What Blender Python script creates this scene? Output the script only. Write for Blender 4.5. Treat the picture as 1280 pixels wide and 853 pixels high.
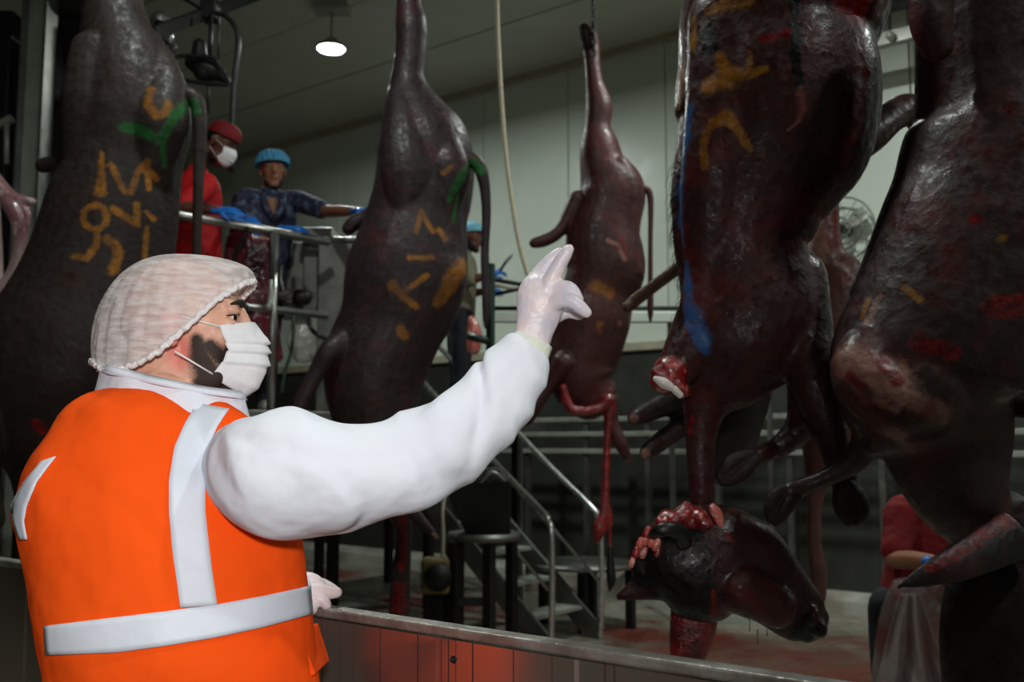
import bpy, bmesh, math, random
import numpy as np
from mathutils import Vector, Matrix, kdtree
from mathutils.bvhtree import BVHTree

random.seed(7)
for o in list(bpy.data.objects):
    bpy.data.objects.remove(o)
scene = bpy.context.scene
COL = scene.collection

# ------------------------------------------------------------------ camera
F = 1244.4
PITCH = math.radians(5.8)
CAM = Vector((0, 0, 1.42))
FWD = Vector((0, math.cos(PITCH), math.sin(PITCH)))
UPV = Vector((0, -math.sin(PITCH), math.cos(PITCH)))
cd = bpy.data.cameras.new('camera')
cd.sensor_width = 36.0
cd.lens = 35.0
cd.dof.use_dof = True
cd.dof.focus_distance = 1.62
cd.dof.aperture_fstop = 5.6
cd.clip_end = 60
cam = bpy.data.objects.new('camera', cd)
COL.objects.link(cam)
cam.location = CAM
cam.rotation_euler = (math.radians(90) + PITCH, 0, 0)
scene.camera = cam

# ------------------------------------------------------------------ view, world, flash
scene.view_settings.view_transform = 'Standard'
scene.view_settings.look = 'None'
scene.view_settings.gamma = 1.0
scene.view_settings.use_curve_mapping = False
scene.view_settings.exposure = 0.0
world = bpy.data.worlds.new('world')
scene.world = world
world.use_nodes = True
world.node_tree.nodes['Background'].inputs[0].default_value = (0.75, 0.85, 0.8, 1)
world.node_tree.nodes['Background'].inputs[1].default_value = 0.02

# the photographer's flash gun, above the lens, aimed at the inspector
fl = bpy.data.lights.new('camera_flash', 'SPOT')
fl.energy = 80
fl.color = (1.0, 0.97, 0.95)
fl.spot_size = math.radians(72)
fl.spot_blend = 0.9
fl.shadow_soft_size = 0.07
flo = bpy.data.objects.new('camera_flash', fl)
COL.objects.link(flo)
flo.location = (0.02, -0.06, 1.66)
flo.rotation_euler = (Vector((-0.42, 1.6, 1.50)) - Vector(flo.location)).to_track_quat('-Z', 'Y').to_euler()

LAMP_POWER = 64.0

# ------------------------------------------------------------------ geometry helpers
def ray(px, py):
    return FWD + Vector((1, 0, 0)) * ((px - 640) / F) - UPV * ((py - 426.5) / F)

def P(px, py, Y):
    d = ray(px, py)
    return CAM + d * (Y / d.y)

def PXM(px, py, Y):                      # metres for one pixel there
    d = ray(px, py)
    return (Y / d.y) / F

def PZ(px, py, z=0.0):                   # point on a level plane
    d = ray(px, py)
    return CAM + d * ((z - CAM.z) / d.z)

TH = math.atan(1617 / F * math.cos(PITCH))
U = Vector((-math.sin(TH), math.cos(TH), 0))      # along the back wall, receding left
V = Vector((math.cos(TH), math.sin(TH), 0))       # straight into the back wall
Z = Vector((0, 0, 1))

def PN(px, py, D):                       # point on a plane parallel to the back wall
    d = ray(px, py)
    return CAM + d * ((D - CAM.dot(V)) / d.dot(V))

class MB:
    def __init__(self):
        self.v = []; self.f = []
    def add(self, vs, fs):
        n = len(self.v)
        self.v += [tuple(p) for p in vs]
        self.f += [tuple(i + n for i in f) for f in fs]
        return self
    def box(self, c, ax, ay, az):        # centre and three half axes
        c = Vector(c); vs = []
        for sx in (-1, 1):
            for sy in (-1, 1):
                for sz in (-1, 1):
                    vs.append(c + ax * sx + ay * sy + az * sz)
        fs = [(0, 1, 3, 2), (4, 6, 7, 5), (0, 4, 5, 1), (2, 3, 7, 6), (0, 2, 6, 4), (1, 5, 7, 3)]
        if ax.cross(ay).dot(az) < 0:
            fs = [f[::-1] for f in fs]
        return self.add(vs, fs)
    def abox(self, x0, x1, y0, y1, z0, z1):
        return self.box(((x0 + x1) / 2, (y0 + y1) / 2, (z0 + z1) / 2), Vector(((x1 - x0) / 2, 0, 0)),
                        Vector((0, (y1 - y0) / 2, 0)), Vector((0, 0, (z1 - z0) / 2)))
    def bar(self, a, b, r, n=10):
        return self.tube([(Vector(a), r, r), (Vector(b), r, r)], n=n, rnd=False)
    def pipe(self, pts, r, n=8, sub=5):
        rings = [(Vector(p), r, r) for p in pts]
        return self.tube(spline(rings, sub), n=n, rnd=False)
    def beam(self, a, b, w, h, up=Z):
        a = Vector(a); b = Vector(b); t = (b - a)
        L = t.length; t.normalize()
        s = t.cross(up).normalized(); u = s.cross(t).normalized()
        return self.box((a + b) / 2, t * (L / 2), s * (w / 2), u * (h / 2))
    def ell(self, c, r, rot=None, nu=16, nv=10):
        c = Vector(c); vs = []; fs = []
        R = rot if rot is not None else Matrix.Identity(3)
        for j in range(nv + 1):
            t = math.pi * j / nv
            for i in range(nu):
                a = 2 * math.pi * i / nu
                p = Vector((math.sin(t) * math.cos(a) * r[0], math.sin(t) * math.sin(a) * r[1], math.cos(t) * r[2]))
                vs.append(c + R @ p)
        for j in range(nv):
            for i in range(nu):
                a = j * nu + i; b = j * nu + (i + 1) % nu
                fs.append((a, a + nu, b + nu, b))
        return self.add(vs, fs)
    def tube(self, rings, n=16, axis=None, rnd=True):
        rings = [(Vector(r[0]), r[1], r[2]) for r in rings]
        cs = [r[0] for r in rings]
        vs = []; fs = []; N = len(rings)
        prev = None
        seq = []
        for i in range(N):
            t = (cs[min(i + 1, N - 1)] - cs[max(i - 1, 0)])
            if t.length < 1e-9: t = Vector((0, 0, 1))
            t.normalize()
            if axis is not None:
                n1 = Vector(axis) - t * Vector(axis).dot(t)
            else:
                vd = (cs[i] - CAM).normalized()
                n1 = t.cross(vd)
                if n1.length < 0.25 and prev is not None:
                    n1 = prev - t * prev.dot(t)
                elif prev is not None and n1.dot(prev) < 0:
                    n1 = -n1
            if n1.length < 1e-6: n1 = t.orthogonal()
            n1.normalize(); prev = n1
            n2 = n1.cross(t).normalized()
            seq.append((cs[i], rings[i][1], rings[i][2], t, n1, n2))
        full = []
        if rnd:
            c, a, b, t, n1, n2 = seq[0]; m = min(a, b)
            for k in (0.95, 0.75, 0.4):
                full.append((c - t * m * k, a * math.sqrt(1 - k * k), b * math.sqrt(1 - k * k), n1, n2))
        for c, a, b, t, n1, n2 in seq:
            full.append((c, a, b, n1, n2))
        if rnd:
            c, a, b, t, n1, n2 = seq[-1]; m = min(a, b)
            for k in (0.4, 0.75, 0.95):
                full.append((c + t * m * k, a * math.sqrt(1 - k * k), b * math.sqrt(1 - k * k), n1, n2))
        for c, a, b, n1, n2 in full:
            for j in range(n):
                w = 2 * math.pi * j / n
                vs.append(c + n1 * (a * math.cos(w)) + n2 * (b * math.sin(w)))
        for i in range(len(full) - 1):
            for j in range(n):
                p = i * n + j; q = i * n + (j + 1) % n
                fs.append((p, q, q + n, p + n))
        fs.append(tuple(range(n))[::-1])
        fs.append(tuple(range((len(full) - 1) * n, len(full) * n)))
        return self.add(vs, fs)
    def mesh(self, name):
        me = bpy.data.meshes.new(name)
        me.from_pydata(self.v, [], self.f)
        bm = bmesh.new(); bm.from_mesh(me)
        bmesh.ops.recalc_face_normals(bm, faces=bm.faces)
        bm.to_mesh(me); bm.free()
        return me

def spline(rings, sub=4):
    """Catmull-Rom through (centre, a, b)."""
    pts = [np.array([*r[0], r[1], r[2]]) for r in rings]
    if len(pts) < 3: return rings
    out = []
    for i in range(len(pts) - 1):
        p0 = pts[max(i - 1, 0)]; p1 = pts[i]; p2 = pts[i + 1]; p3 = pts[min(i + 2, len(pts) - 1)]
        for k in range(sub):
            t = k / sub
            q = 0.5 * ((2 * p1) + (-p0 + p2) * t + (2 * p0 - 5 * p1 + 4 * p2 - p3) * t * t + (-p0 + 3 * p1 - 3 * p2 + p3) * t ** 3)
            out.append(q)
    out.append(pts[-1])
    return [(Vector(q[:3]), max(q[3], 1e-4), max(q[4], 1e-4)) for q in out]

def K(pts, Y=None, ratio=1.0):
    """rings from pixels: (px, py, r_px[, Y[, ratio]])"""
    out = []
    for p in pts:
        y = p[3] if len(p) > 3 and p[3] is not None else Y
        q = p[4] if len(p) > 4 else ratio
        m = PXM(p[0], p[1], y) * p[2]
        out.append((P(p[0], p[1], y), m, m * q))
    return out

# ------------------------------------------------------------------ object helpers
def root_loc(o):
    while o.parent is not None: o = o.parent
    return o.location.copy()

def finish(o, parent, mat, smooth):
    me = o.data
    if mat is not None:
        me.materials.clear(); me.materials.append(mat)
    if smooth:
        me.polygons.foreach_set('use_smooth', [True] * len(me.polygons))
    if parent is not None:
        me.transform(Matrix.Translation(-root_loc(parent)))
        o.parent = parent
    return o

def build(name, mb, mat, parent=None, smooth=False, bevel=0.0):
    me = mb.mesh(name) if isinstance(mb, MB) else mb
    o = bpy.data.objects.new(name, me)
    COL.objects.link(o)
    finish(o, parent, mat, smooth)
    if bevel:
        b = o.modifiers.new('bevel', 'BEVEL'); b.width = bevel; b.segments = 2; b.limit_method = 'ANGLE'
    return o

def blob(name, mb, mat, parent=None, voxel=0.008, smooth=6, factor=0.5):
    """one continuous skin grown over overlapping volumes"""
    me = mb.mesh(name + '_src')
    o = bpy.data.objects.new('tmp', me); COL.objects.link(o)
    r = o.modifiers.new('r', 'REMESH'); r.mode = 'VOXEL'; r.voxel_size = voxel
    if smooth:
        s = o.modifiers.new('s', 'SMOOTH'); s.factor = factor; s.iterations = smooth
    dg = bpy.context.evaluated_depsgraph_get()
    ev = o.evaluated_get(dg)
    m2 = bpy.data.meshes.new_from_object(ev)
    bpy.data.objects.remove(o); bpy.data.meshes.remove(me)
    m2.name = name
    ob = bpy.data.objects.new(name, m2); COL.objects.link(ob)
    ob['_w'] = 1
    del ob['_w']
    return finish(ob, parent, mat, True)

def world_bvh(objs):
    vs = []; fs = []
    for o in (objs if isinstance(objs, (list, tuple)) else [objs]):
        L = root_loc(o) if o.parent else o.location
        n = len(vs)
        vs += [v.co + L for v in o.data.vertices]
        fs += [tuple(i + n for i in p.vertices) for p in o.data.polygons]
    return BVHTree.FromPolygons(vs, fs)

def hit(bvh, px, py):
    d = ray(px, py).normalized()
    loc, nor, idx, dist = bvh.ray_cast(CAM, d)
    if loc is None:
        q = CAM + d * 3
        best = None
        for k in range(4):
            l2, n2, i2, d2 = bvh.find_nearest(q)
            t = (l2 - CAM).dot(d); q = CAM + d * t
            best = (l2, n2)
        return best[0], best[1]
    return loc, nor

def paint(o, layers):
    """float attributes on the surface: name -> [(polyline px, width px)], laid down as paint in 3D"""
    bvh = world_bvh(o)
    L = root_loc(o) if o.parent else o.location.copy()
    n = len(o.data.vertices)
    co = np.empty(n * 3); o.data.vertices.foreach_get('co', co); co = co.reshape(-1, 3) + np.array(L)
    for name, strokes in layers.items():
        val = np.zeros(n)
        for poly, w in strokes:
            ws = w if isinstance(w, (list, tuple)) else [w] * len(poly)
            smp = []
            if len(poly) == 1: smp = [(poly[0][0], poly[0][1], ws[0])]
            for i in range(len(poly) - 1):
                a = poly[i]; b = poly[i + 1]
                k = max(2, int(math.hypot(b[0] - a[0], b[1] - a[1]) / max(1.5, 0.4 * min(ws))))
                for j in range(k + 1):
                    t = j / k
                    smp.append((a[0] + (b[0] - a[0]) * t, a[1] + (b[1] - a[1]) * t, ws[i] + (ws[i + 1] - ws[i]) * t))
            for x, y, r in smp:
                p, nn = hit(bvh, x, y)
                rad = r * (p - CAM).length / F
                d2 = np.sqrt(((co - np.array(p)) ** 2).sum(1)) / rad
                val = np.maximum(val, np.clip(1.45 - d2 * 0.85, 0, 1))
        at = o.data.attributes.new(name, 'FLOAT', 'POINT')
        at.data.foreach_set('value', val.astype(np.float32))

from mathutils import noise as MN
def rumple(o, amp, scale, seed=0.0, shear=0.0, crease=0.0, cw=0.10):
    """cloth folds: push the surface along its normals by ridged noise stretched along one axis"""
    me = o.data; nrm = [v.normal.copy() for v in me.vertices]
    for v, n in zip(me.vertices, nrm):
        p = v.co
        q = Vector(((p.x + shear * p.z) * scale[0] + seed, p.y * scale[1], (p.z - shear * p.x) * scale[2]))
        w = q * 0.45
        q += Vector((MN.noise(w + Vector((11.3, 0, 0))), MN.noise(w + Vector((0, 23.7, 0))), MN.noise(w + Vector((0, 0, 37.1))))) * 0.8
        h = 1 - abs(MN.noise(q)) * 2.2
        d = amp * (h - 0.5) + amp * 0.6 * MN.noise(q * 2.1)
        if crease:
            r = q * 0.85 + Vector((31.7, 5.1, 2.2))
            k = max(0.0, MN.noise(q * 0.5 + Vector((7, 7, 7))) * 1.6 + 0.35)
            d -= crease * min(1, k) * math.exp(-(MN.noise(r) / cw) ** 2)
        v.co = p + n * d
    me.update()

def thing(name, label, cat, loc, group=None):
    o = bpy.data.objects.new(name, None)
    o.empty_display_size = 0.1
    COL.objects.link(o); o.location = loc
    tag(o, label, cat, group)
    return o

def tag(o, label=None, cat=None, group=None, kind=None):
    if label: o['label'] = label
    if cat: o['category'] = cat
    if group: o['group'] = group
    if kind: o['kind'] = kind
    return o

def dupe(o, parent, loc, name=None):
    c = o.copy(); COL.objects.link(c); c.parent = parent; c.location = loc
    return c

# ------------------------------------------------------------------ materials
def srgb(r, g, b):
    f = lambda c: (c / 255 / 12.92) if c / 255 <= 0.04045 else ((c / 255 + 0.055) / 1.055) ** 2.4
    return (f(r), f(g), f(b), 1)

class NT:
    def __init__(self, name):
        self.m = bpy.data.materials.new(name); self.m.use_nodes = True
        self.t = self.m.node_tree; self.n = self.t.nodes; self.l = self.t.links
        self.b = self.n['Principled BSDF']; self.out = self.n['Material Output']
        self.tc = self.n.new('ShaderNodeTexCoord')
    def link(self, a, b): self.l.new(a, b)
    def noise(self, scale, detail=4, stretch=None, rough=0.55):
        t = self.n.new('ShaderNodeTexNoise'); t.inputs['Scale'].default_value = scale
        t.inputs['Detail'].default_value = detail; t.inputs['Roughness'].default_value = rough
        if stretch is not None:
            mp = self.n.new('ShaderNodeMapping'); mp.inputs['Scale'].default_value = stretch
            self.link(self.tc.outputs['Object'], mp.inputs['Vector']); self.link(mp.outputs[0], t.inputs['Vector'])
        else:
            self.link(self.tc.outputs['Object'], t.inputs['Vector'])
        return t.outputs['Fac']
    def rng(self, v, a, b, c=0.0, d=1.0):
        t = self.n.new('ShaderNodeMapRange'); self.link(v, t.inputs['Value'])
        for k, x in zip(('From Min', 'From Max', 'To Min', 'To Max'), (a, b, c, d)): t.inputs[k].default_value = x
        return t.outputs[0]
    def math(self, op, a, b=None):
        t = self.n.new('ShaderNodeMath'); t.operation = op
        for i, x in enumerate((a, b)):
            if x is None: continue
            if isinstance(x, (int, float)): t.inputs[i].default_value = x
            else: self.link(x, t.inputs[i])
        return t.outputs[0]
    def mix(self, f, a, b):
        t = self.n.new('ShaderNodeMix'); t.data_type = 'RGBA'
        for sock, x in ((t.inputs[0], f), (t.inputs[6], a), (t.inputs[7], b)):
            if isinstance(x, (int, float)): sock.default_value = x
            elif isinstance(x, tuple): sock.default_value = x
            else: self.link(x, sock)
        return t.outputs[2]
    def attr(self, name):
        t = self.n.new('ShaderNodeAttribute'); t.attribute_name = name
        return t.outputs['Fac']
    def bump(self, h, strength, dist=0.01, prev=None):
        t = self.n.new('ShaderNodeBump'); t.inputs['Strength'].default_value = strength
        t.inputs['Distance'].default_value = dist
        self.link(h, t.inputs['Height'])
        if prev is not None: self.link(prev, t.inputs['Normal'])
        self.link(t.outputs[0], self.b.inputs['Normal'])
        return t.outputs[0]
    def set(self, **kw):
        names = dict(col='Base Color', rough='Roughness', metal='Metallic', spec='Specular IOR Level', coat='Coat Weight',
                     sss='Subsurface Weight', trans='Transmission Weight', alpha='Alpha', emit='Emission Strength', ecol='Emission Color',
                     coatr='Coat Roughness', sheen='Sheen Weight')
        for k, x in kw.items():
            s = self.b.inputs[names[k]]
            if isinstance(x, (int, float, tuple)): s.default_value = x
            else: self.link(x, s)
        return self

def simple(name, c, rough=0.5, metal=0.0, var=0.25, scale=6, bump=0.0, bscale=40, spec=0.5, coat=0.0, c2=None, stretch=None):
    m = NT(name)
    c2 = c2 if c2 is not None else tuple(x * (1 - var) for x in c[:3]) + (1,)
    n = m.noise(scale, 5, stretch)
    m.set(col=m.mix(m.rng(n, 0.35, 0.65), c2, c), metal=metal, spec=spec, coat=coat,
          rough=m.rng(m.noise(scale * 2.3, 4, stretch), 0.3, 0.7, max(0.02, rough * 0.8), min(1, rough * 1.2)))
    if bump: m.bump(m.noise(bscale, 4, stretch), bump, 0.01)
    return m.m

def hide(name, c1, c2, smear=(0.12, 0.01, 0.012, 1), smear_amt=0.4, rough=0.42, wet=0.3, spec=0.32, dark=1.0):
    m = NT(name)
    c1 = tuple(x * dark for x in c1[:3]) + (1,); c2 = tuple(x * dark for x in c2[:3]) + (1,)
    n1 = m.noise(3.5, 5); n2 = m.noise(26, 4)
    col = m.mix(m.rng(n1, 0.35, 0.68), c1, c2)
    col = m.mix(m.rng(n2, 0.4, 0.75, 0, 0.35), col, tuple(x * 0.35 for x in c1[:3]) + (1,))
    sm = m.math('MULTIPLY', m.rng(m.noise(5.2, 6, rough=0.7), 0.5, 0.66), smear_amt)
    col = m.mix(sm, col, smear)
    brk = m.noise(60, 6, rough=0.8); brk2 = m.noise(9, 4)
    bk = m.math('ADD', m.math('MULTIPLY', m.rng(brk, 0.36, 0.64), 0.6), m.math('MULTIPLY', m.rng(m.noise(16, 4, rough=0.6), 0.36, 0.64), 0.4))
    def layer(col, name, colour, hard=0.28, keep=1.0):
        f = m.rng(m.math('ADD', m.math('MULTIPLY', m.attr(name), 1.3), m.math('SUBTRACT', m.math('MULTIPLY', bk, 0.95), 1.12)), 0.0, hard, 0, keep)
        return m.mix(f, col, colour)
    col = layer(col, 'black', (0.004, 0.0035, 0.0035, 1))
    col = layer(col, 'pale', m.mix(m.rng(brk2, 0.4, 0.6), srgb(168, 126, 112), srgb(120, 62, 58)), 0.8, 0.7)
    col = layer(col, 'raw_and_highlight', m.mix(m.rng(brk, 0.42, 0.6), srgb(62, 5, 9), srgb(120, 20, 20)), 0.45)
    col = layer(col, 'orange', m.mix(m.rng(brk2, 0.35, 0.65), srgb(120, 76, 18), srgb(176, 112, 22)), 0.85, 0.78)
    col = layer(col, 'green', srgb(18, 100, 40), 0.9, 0.85)
    col = layer(col, 'blue', srgb(26, 84, 140), 0.9, 0.85)
    rg = m.rng(m.noise(40, 3), 0.36, 0.68, min(0.9, rough * 1.35), max(0.12, rough * (1 - wet)))
    m.set(col=col, rough=rg, spec=spec)
    b1 = m.bump(m.noise(5.0, 4), 0.30, 0.05)
    b2 = m.bump(m.noise(30, 4), 0.14 + 0.12 * wet, 0.012, b1)
    m.bump(m.noise(190, 3), 0.2, 0.003, b2)
    return m.m

M = {}
M['floor'] = None

M['floor'] = None
def floor_mat():
    m = NT('wet_concrete')
    n = m.noise(1.3, 6); n2 = m.noise(7, 5)
    c = m.mix(m.rng(n, 0.35, 0.65), srgb(118, 122, 108), srgb(165, 162, 148))
    c = m.mix(m.rng(n2, 0.5, 0.75, 0, 0.5), c, srgb(80, 80, 70))
    blood = m.math('MULTIPLY', m.rng(m.noise(0.75, 5, (1, 1, 1), 0.65), 0.5, 0.6), 0.85)
    c = m.mix(blood, c, srgb(120, 36, 26))
    dn = m.n.new('ShaderNodeVectorMath'); dn.operation = 'DISTANCE'; m.link(m.tc.outputs['Object'], dn.inputs[0]); dn.inputs[1].default_value = (1.75, 6.0, 0.0)
    pool = m.rng(m.math('ADD', dn.outputs['Value'], m.math('MULTIPLY', m.noise(1.1, 5, rough=0.65), 2.4)), 2.2, 3.4, 0.85, 0)
    c = m.mix(pool, c, m.mix(m.rng(m.noise(2.3, 4), 0.4, 0.6), srgb(92, 58, 44), srgb(104, 34, 24)))
    m.set(col=c, rough=m.rng(n2, 0.3, 0.7, 0.12, 0.45), spec=0.5)
    m.bump(m.noise(30, 4), 0.15, 0.01)
    return m.m
M['floor'] = floor_mat()
M['wall'] = simple('white_cold_room_panel', srgb(214, 224, 212), 0.34, var=0.10, scale=1.4, spec=0.5)
M['ceil'] = simple('white_ceiling_panel', srgb(188, 188, 176), 0.5, var=0.12, scale=1.0)
M['seam'] = simple('panel_joint', srgb(95, 98, 90), 0.7)
M['dado'] = simple('grey_dado', srgb(60, 62, 56), 0.45, var=0.3, scale=2.5, c2=srgb(46, 47, 42))
M['kerb'] = simple('pale_kerb', srgb(178, 180, 168), 0.5, var=0.25, scale=3, c2=srgb(140, 132, 118))
M['darkwall'] = simple('dark_wall', srgb(40, 42, 40), 0.7, var=0.4)
M['steel'] = simple('stainless_steel', (0.42, 0.42, 0.40, 1), 0.32, 0.95, var=0.25, scale=8, stretch=(1, 1, 0.2))
M['steel_dull'] = simple('dull_steel', (0.24, 0.24, 0.22, 1), 0.45, 0.85, var=0.35, scale=5)
M['steel_bright'] = simple('polished_tube', (0.7, 0.72, 0.7, 1), 0.25, 0.9, var=0.15, scale=9)
M['galv'] = simple('galvanised_rail', srgb(170, 175, 165), 0.45, 0.35, var=0.2, scale=8)
M['cream'] = simple('cream_ledge', srgb(176, 172, 150), 0.5, var=0.2, scale=6)
M['black'] = simple('black_rubber', srgb(18, 18, 18), 0.45, var=0.3)
M['iron'] = simple('dark_painted_iron', srgb(30, 31, 30), 0.5, 0.3, var=0.4)
M['greenpaint'] = simple('green_paint', srgb(22, 52, 40), 0.45, var=0.2)
M['rope'] = simple('cream_rope', srgb(196, 186, 160), 0.8, var=0.25, scale=60)
M['box_yellow'] = simple('soiled_yellow_box', srgb(120, 104, 58), 0.6, var=0.55, scale=9)

# ------------------------------------------------------------------ room shell
KP = PZ(1040, 768, 0)
DK = KP.dot(V)                            # kerb face
DW = DK + 0.22                            # back wall face
CZ = PN(845, 42, DW).z                    # ceiling height

def wl(t, D, z):                          # t metres along the wall
    return U * t + V * D + Z * z

tR = PN(1500, 500, DW).dot(U); tL = PN(150, 420, DW).dot(U)
tR = min(tR, -7.0)
mb = MB()
c0 = wl((tR + tL) / 2, (DW - 14) / 2 + 0, 0)
mb.box(U * ((tR + tL) / 2) + V * ((DW - 6.0) / 2) - Z * 0.05, U * ((tL - tR) / 2), V * ((DW + 6.0) / 2), Z * 0.05)
tag(build('floor', mb, M['floor']), kind='structure')

mb = MB().box(wl((tR + tL) / 2, DW + 0.12, CZ / 2), U * ((tL - tR) / 2), V * 0.06, Z * (CZ / 2))
wall = tag(build('wall_back', mb, M['seam']), kind='structure')
PW = 1.17
n = int((tL - tR) / PW) + 1
t0 = PN(710, 200, DW).dot(U)
k0 = math.floor((tR - t0) / PW)
src = None
for k in range(k0, k0 + n + 1):
    t = t0 + (k + 0.5) * PW
    if t - PW / 2 < tR or t + PW / 2 > tL: continue
    if src is None:
        src = build('wall_panel', MB().box((0, 0, 0), U * (PW / 2 - 0.006), V * 0.03, Z * (CZ / 2 - 0.01)), M['wall'], bevel=0.006)
        o = src
    else:
        o = src.copy(); COL.objects.link(o)
    o.parent = wall; o.location = wl(t, DW + 0.03, CZ / 2)

# ceiling: long panels running along V
mb = MB().box(wl((tR + tL) / 2, (DW - 6) / 2, CZ + 0.12), U * ((tL - tR) / 2), V * ((DW + 6) / 2), Z * 0.06)
ceil = tag(build('ceiling', mb, M['seam']), kind='structure')
CW = 1.2
src = None
k = 0
D = DW - 0.005
while D > -5.5:
    D1 = D - CW
    o = None
    if src is None:
        src = build('ceiling_panel', MB().box((0, 0, 0), U * ((tL - tR) / 2), V * (CW / 2 - 0.007), Z * 0.03), M['ceil'], bevel=0.006)
        o = src
    else:
        o = src.copy(); COL.objects.link(o)
    o.parent = ceil; o.location = wl((tR + tL) / 2, (D + D1) / 2, CZ + 0.03 + 0.004 * (k % 2))
    D = D1; k += 1

# trim along the wall/ceiling corner
mb = MB().beam(wl(tR, DW - 0.03, CZ - 0.035), wl(tL, DW - 0.03, CZ - 0.035), 0.07, 0.07)
tag(build('trim_1', mb, M['cream']), kind='structure')
# left end wall and the wall behind the photographer
mb = MB().box(wl(tL + 0.1, (DW - 6) / 2, CZ / 2), U * 0.1, V * ((DW + 6) / 2), Z * (CZ / 2))
tag(build('wall_left', mb, M['darkwall']), kind='structure')
mb = MB().box(wl((tR + tL) / 2, -6.1, CZ / 2), U * ((tL - tR) / 2), V * 0.1, Z * (CZ / 2))
tag(build('wall_front', mb, M['wall']), kind='structure')
mb = MB().box(wl(tR - 0.1, (DW - 6) / 2, CZ / 2), U * 0.1, V * ((DW + 6) / 2), Z * (CZ / 2))
tag(build('wall_right', mb, M['wall']), kind='structure')

# dado and kerb at the foot of the back wall
zd = PN(760, 442, DW - 0.08).z
mb = MB().box(wl((tR + tL) / 2, DW - 0.04, zd / 2), U * ((tL - tR) / 2), V * 0.035, Z * (zd / 2))
tag(build('trim_2', mb, M['dado']), kind='structure')
mb = MB().box(wl((tR + tL) / 2, DW - 0.06, zd + 0.05), U * ((tL - tR) / 2), V * 0.055, Z * 0.045)
tag(build('trim_3', mb, M['cream'], bevel=0.01), kind='structure')
kb = MB()
prof = [(0.0, 0), (0.02, 0.11), (0.10, 0.17), (0.16, 0.18), (0.16, 0)]
for t in (tR, tL):
    kb.v += [tuple(wl(t, DK + a, b)) for a, b in prof]
m_ = len(prof)
kb.f += [(i, (i + 1) % m_, (i + 1) % m_ + m_, i + m_) for i in range(m_)] + [tuple(range(m_)), tuple(range(m_, 2 * m_))[::-1]]
tag(build('baseboard_back', kb, M['kerb']), kind='structure')

# guard rails in front of the dado
g = thing('guard_rail', 'pale horizontal guard rails on short posts in front of the grey dado', 'guard rail', wl(0, DW - 0.5, 0))
Dg = DW - 0.5
zr = [PN(700, y, Dg).z for y in (525, 543, 564)]
ta, tb = PN(1300, 520, Dg).dot(U), PN(560, 520, Dg).dot(U)
for z in zr:
    build('rail', MB().beam(wl(ta, Dg, z), wl(tb, Dg, z), 0.03, 0.045), M['galv'], g, bevel=0.004)
px = 500
for px in (560, 658, 731, 808, 895, 985, 1100, 1200):
    t = PN(px, 540, Dg).dot(U)
    build('post', MB().beam(wl(t, Dg + 0.03, 0), wl(t, Dg + 0.03, zr[0] + 0.03), 0.05, 0.05, up=U), M['steel_dull'], g)

# white trunking and conduit running across in front of the wall
cbr = thing('cable_trunking', 'white horizontal trunking with dark conduit above it behind the hanging carcasses', 'trunking', P(740, 396, 8.1))
a, b = P(604, 397, 8.1), P(1010, 396, 8.1); b.z = a.z
build('trunking', MB().beam(a, b, 0.08, PXM(700, 397, 8.1) * 13), M['wall'], cbr, bevel=0.008)
a2, b2 = a + Z * 0.075, b + Z * 0.075
build('conduit', MB().bar(a2, b2, 0.018), M['iron'], cbr, smooth=True)
for px in (650, 838, 960):
    t = P(px, 400, 8.12)
    build('bracket', MB().beam(Vector((t.x, 8.14, 0)), Vector((t.x, 8.14, a.z)), 0.035, 0.035, up=U), M['steel_dull'], cbr)

# ------------------------------------------------------------------ ceiling lamps
M['lens'] = NT('lamp_lens').set(col=(1, 1, 1, 1), emit=14.0, ecol=(0.93, 0.97, 1.0, 1)).m
M['lamp_body'] = simple('lamp_body', srgb(150, 150, 142), 0.5, 0.0)
lz = CZ - 0.42
L0 = PZ(414, 61, lz)
def lamp(i, loc, label):
    t = thing('high_bay_lamp', label, 'lamp', loc, 'round ceiling lamps')
    mb = MB().tube([(loc + Z * 0.0, 0.135, 0.135), (loc + Z * 0.025, 0.138, 0.138), (loc + Z * 0.045, 0.09, 0.09), (loc + Z * 0.09, 0.05, 0.05)], n=28, rnd=False)
    build('housing', mb, M['lamp_body'], t, True)
    build('lens', MB().tube([(loc - Z * 0.012, 0.118, 0.118), (loc + Z * 0.001, 0.128, 0.128)], n=28, rnd=False), M['lens'], t)
    build('stem', MB().bar(loc + Z * 0.08, Vector((loc.x, loc.y, CZ - 0.04)), 0.010), M['lamp_body'], t)
    build('ceiling_box', MB().abox(loc.x - 0.16, loc.x + 0.16, loc.y - 0.1, loc.y + 0.1, CZ - 0.07, CZ), M['lamp_body'], t, bevel=0.01)
    ld = bpy.data.lights.new('lamp_light', 'AREA'); ld.shape = 'DISK'; ld.size = 0.24; ld.energy = LAMP_POWER; ld.color = (0.93, 1.0, 0.94)
    lo = bpy.data.objects.new('lamp_light', ld); COL.objects.link(lo); lo.parent = t; lo.location = (0, 0, -0.02)
    lo['kind'] = 'helper'
lamp(0, L0, 'round lit ceiling lamp with a white disc above the workers')
for i, (du, dv, lab) in enumerate([(-4.2, 0.0, 'round ceiling lamp above the smaller reddish-brown carcass'), (-8.4, 0.0, 'round ceiling lamp near the back wall beyond the right-hand carcass'),
                                   (-4.2, -4.2, 'round ceiling lamp above the big wet maroon carcass'), (-8.4, -4.2, 'round ceiling lamp over the walkway at far right')]):
    lamp(i + 1, L0 + U * du + V * dv, lab)

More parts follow.
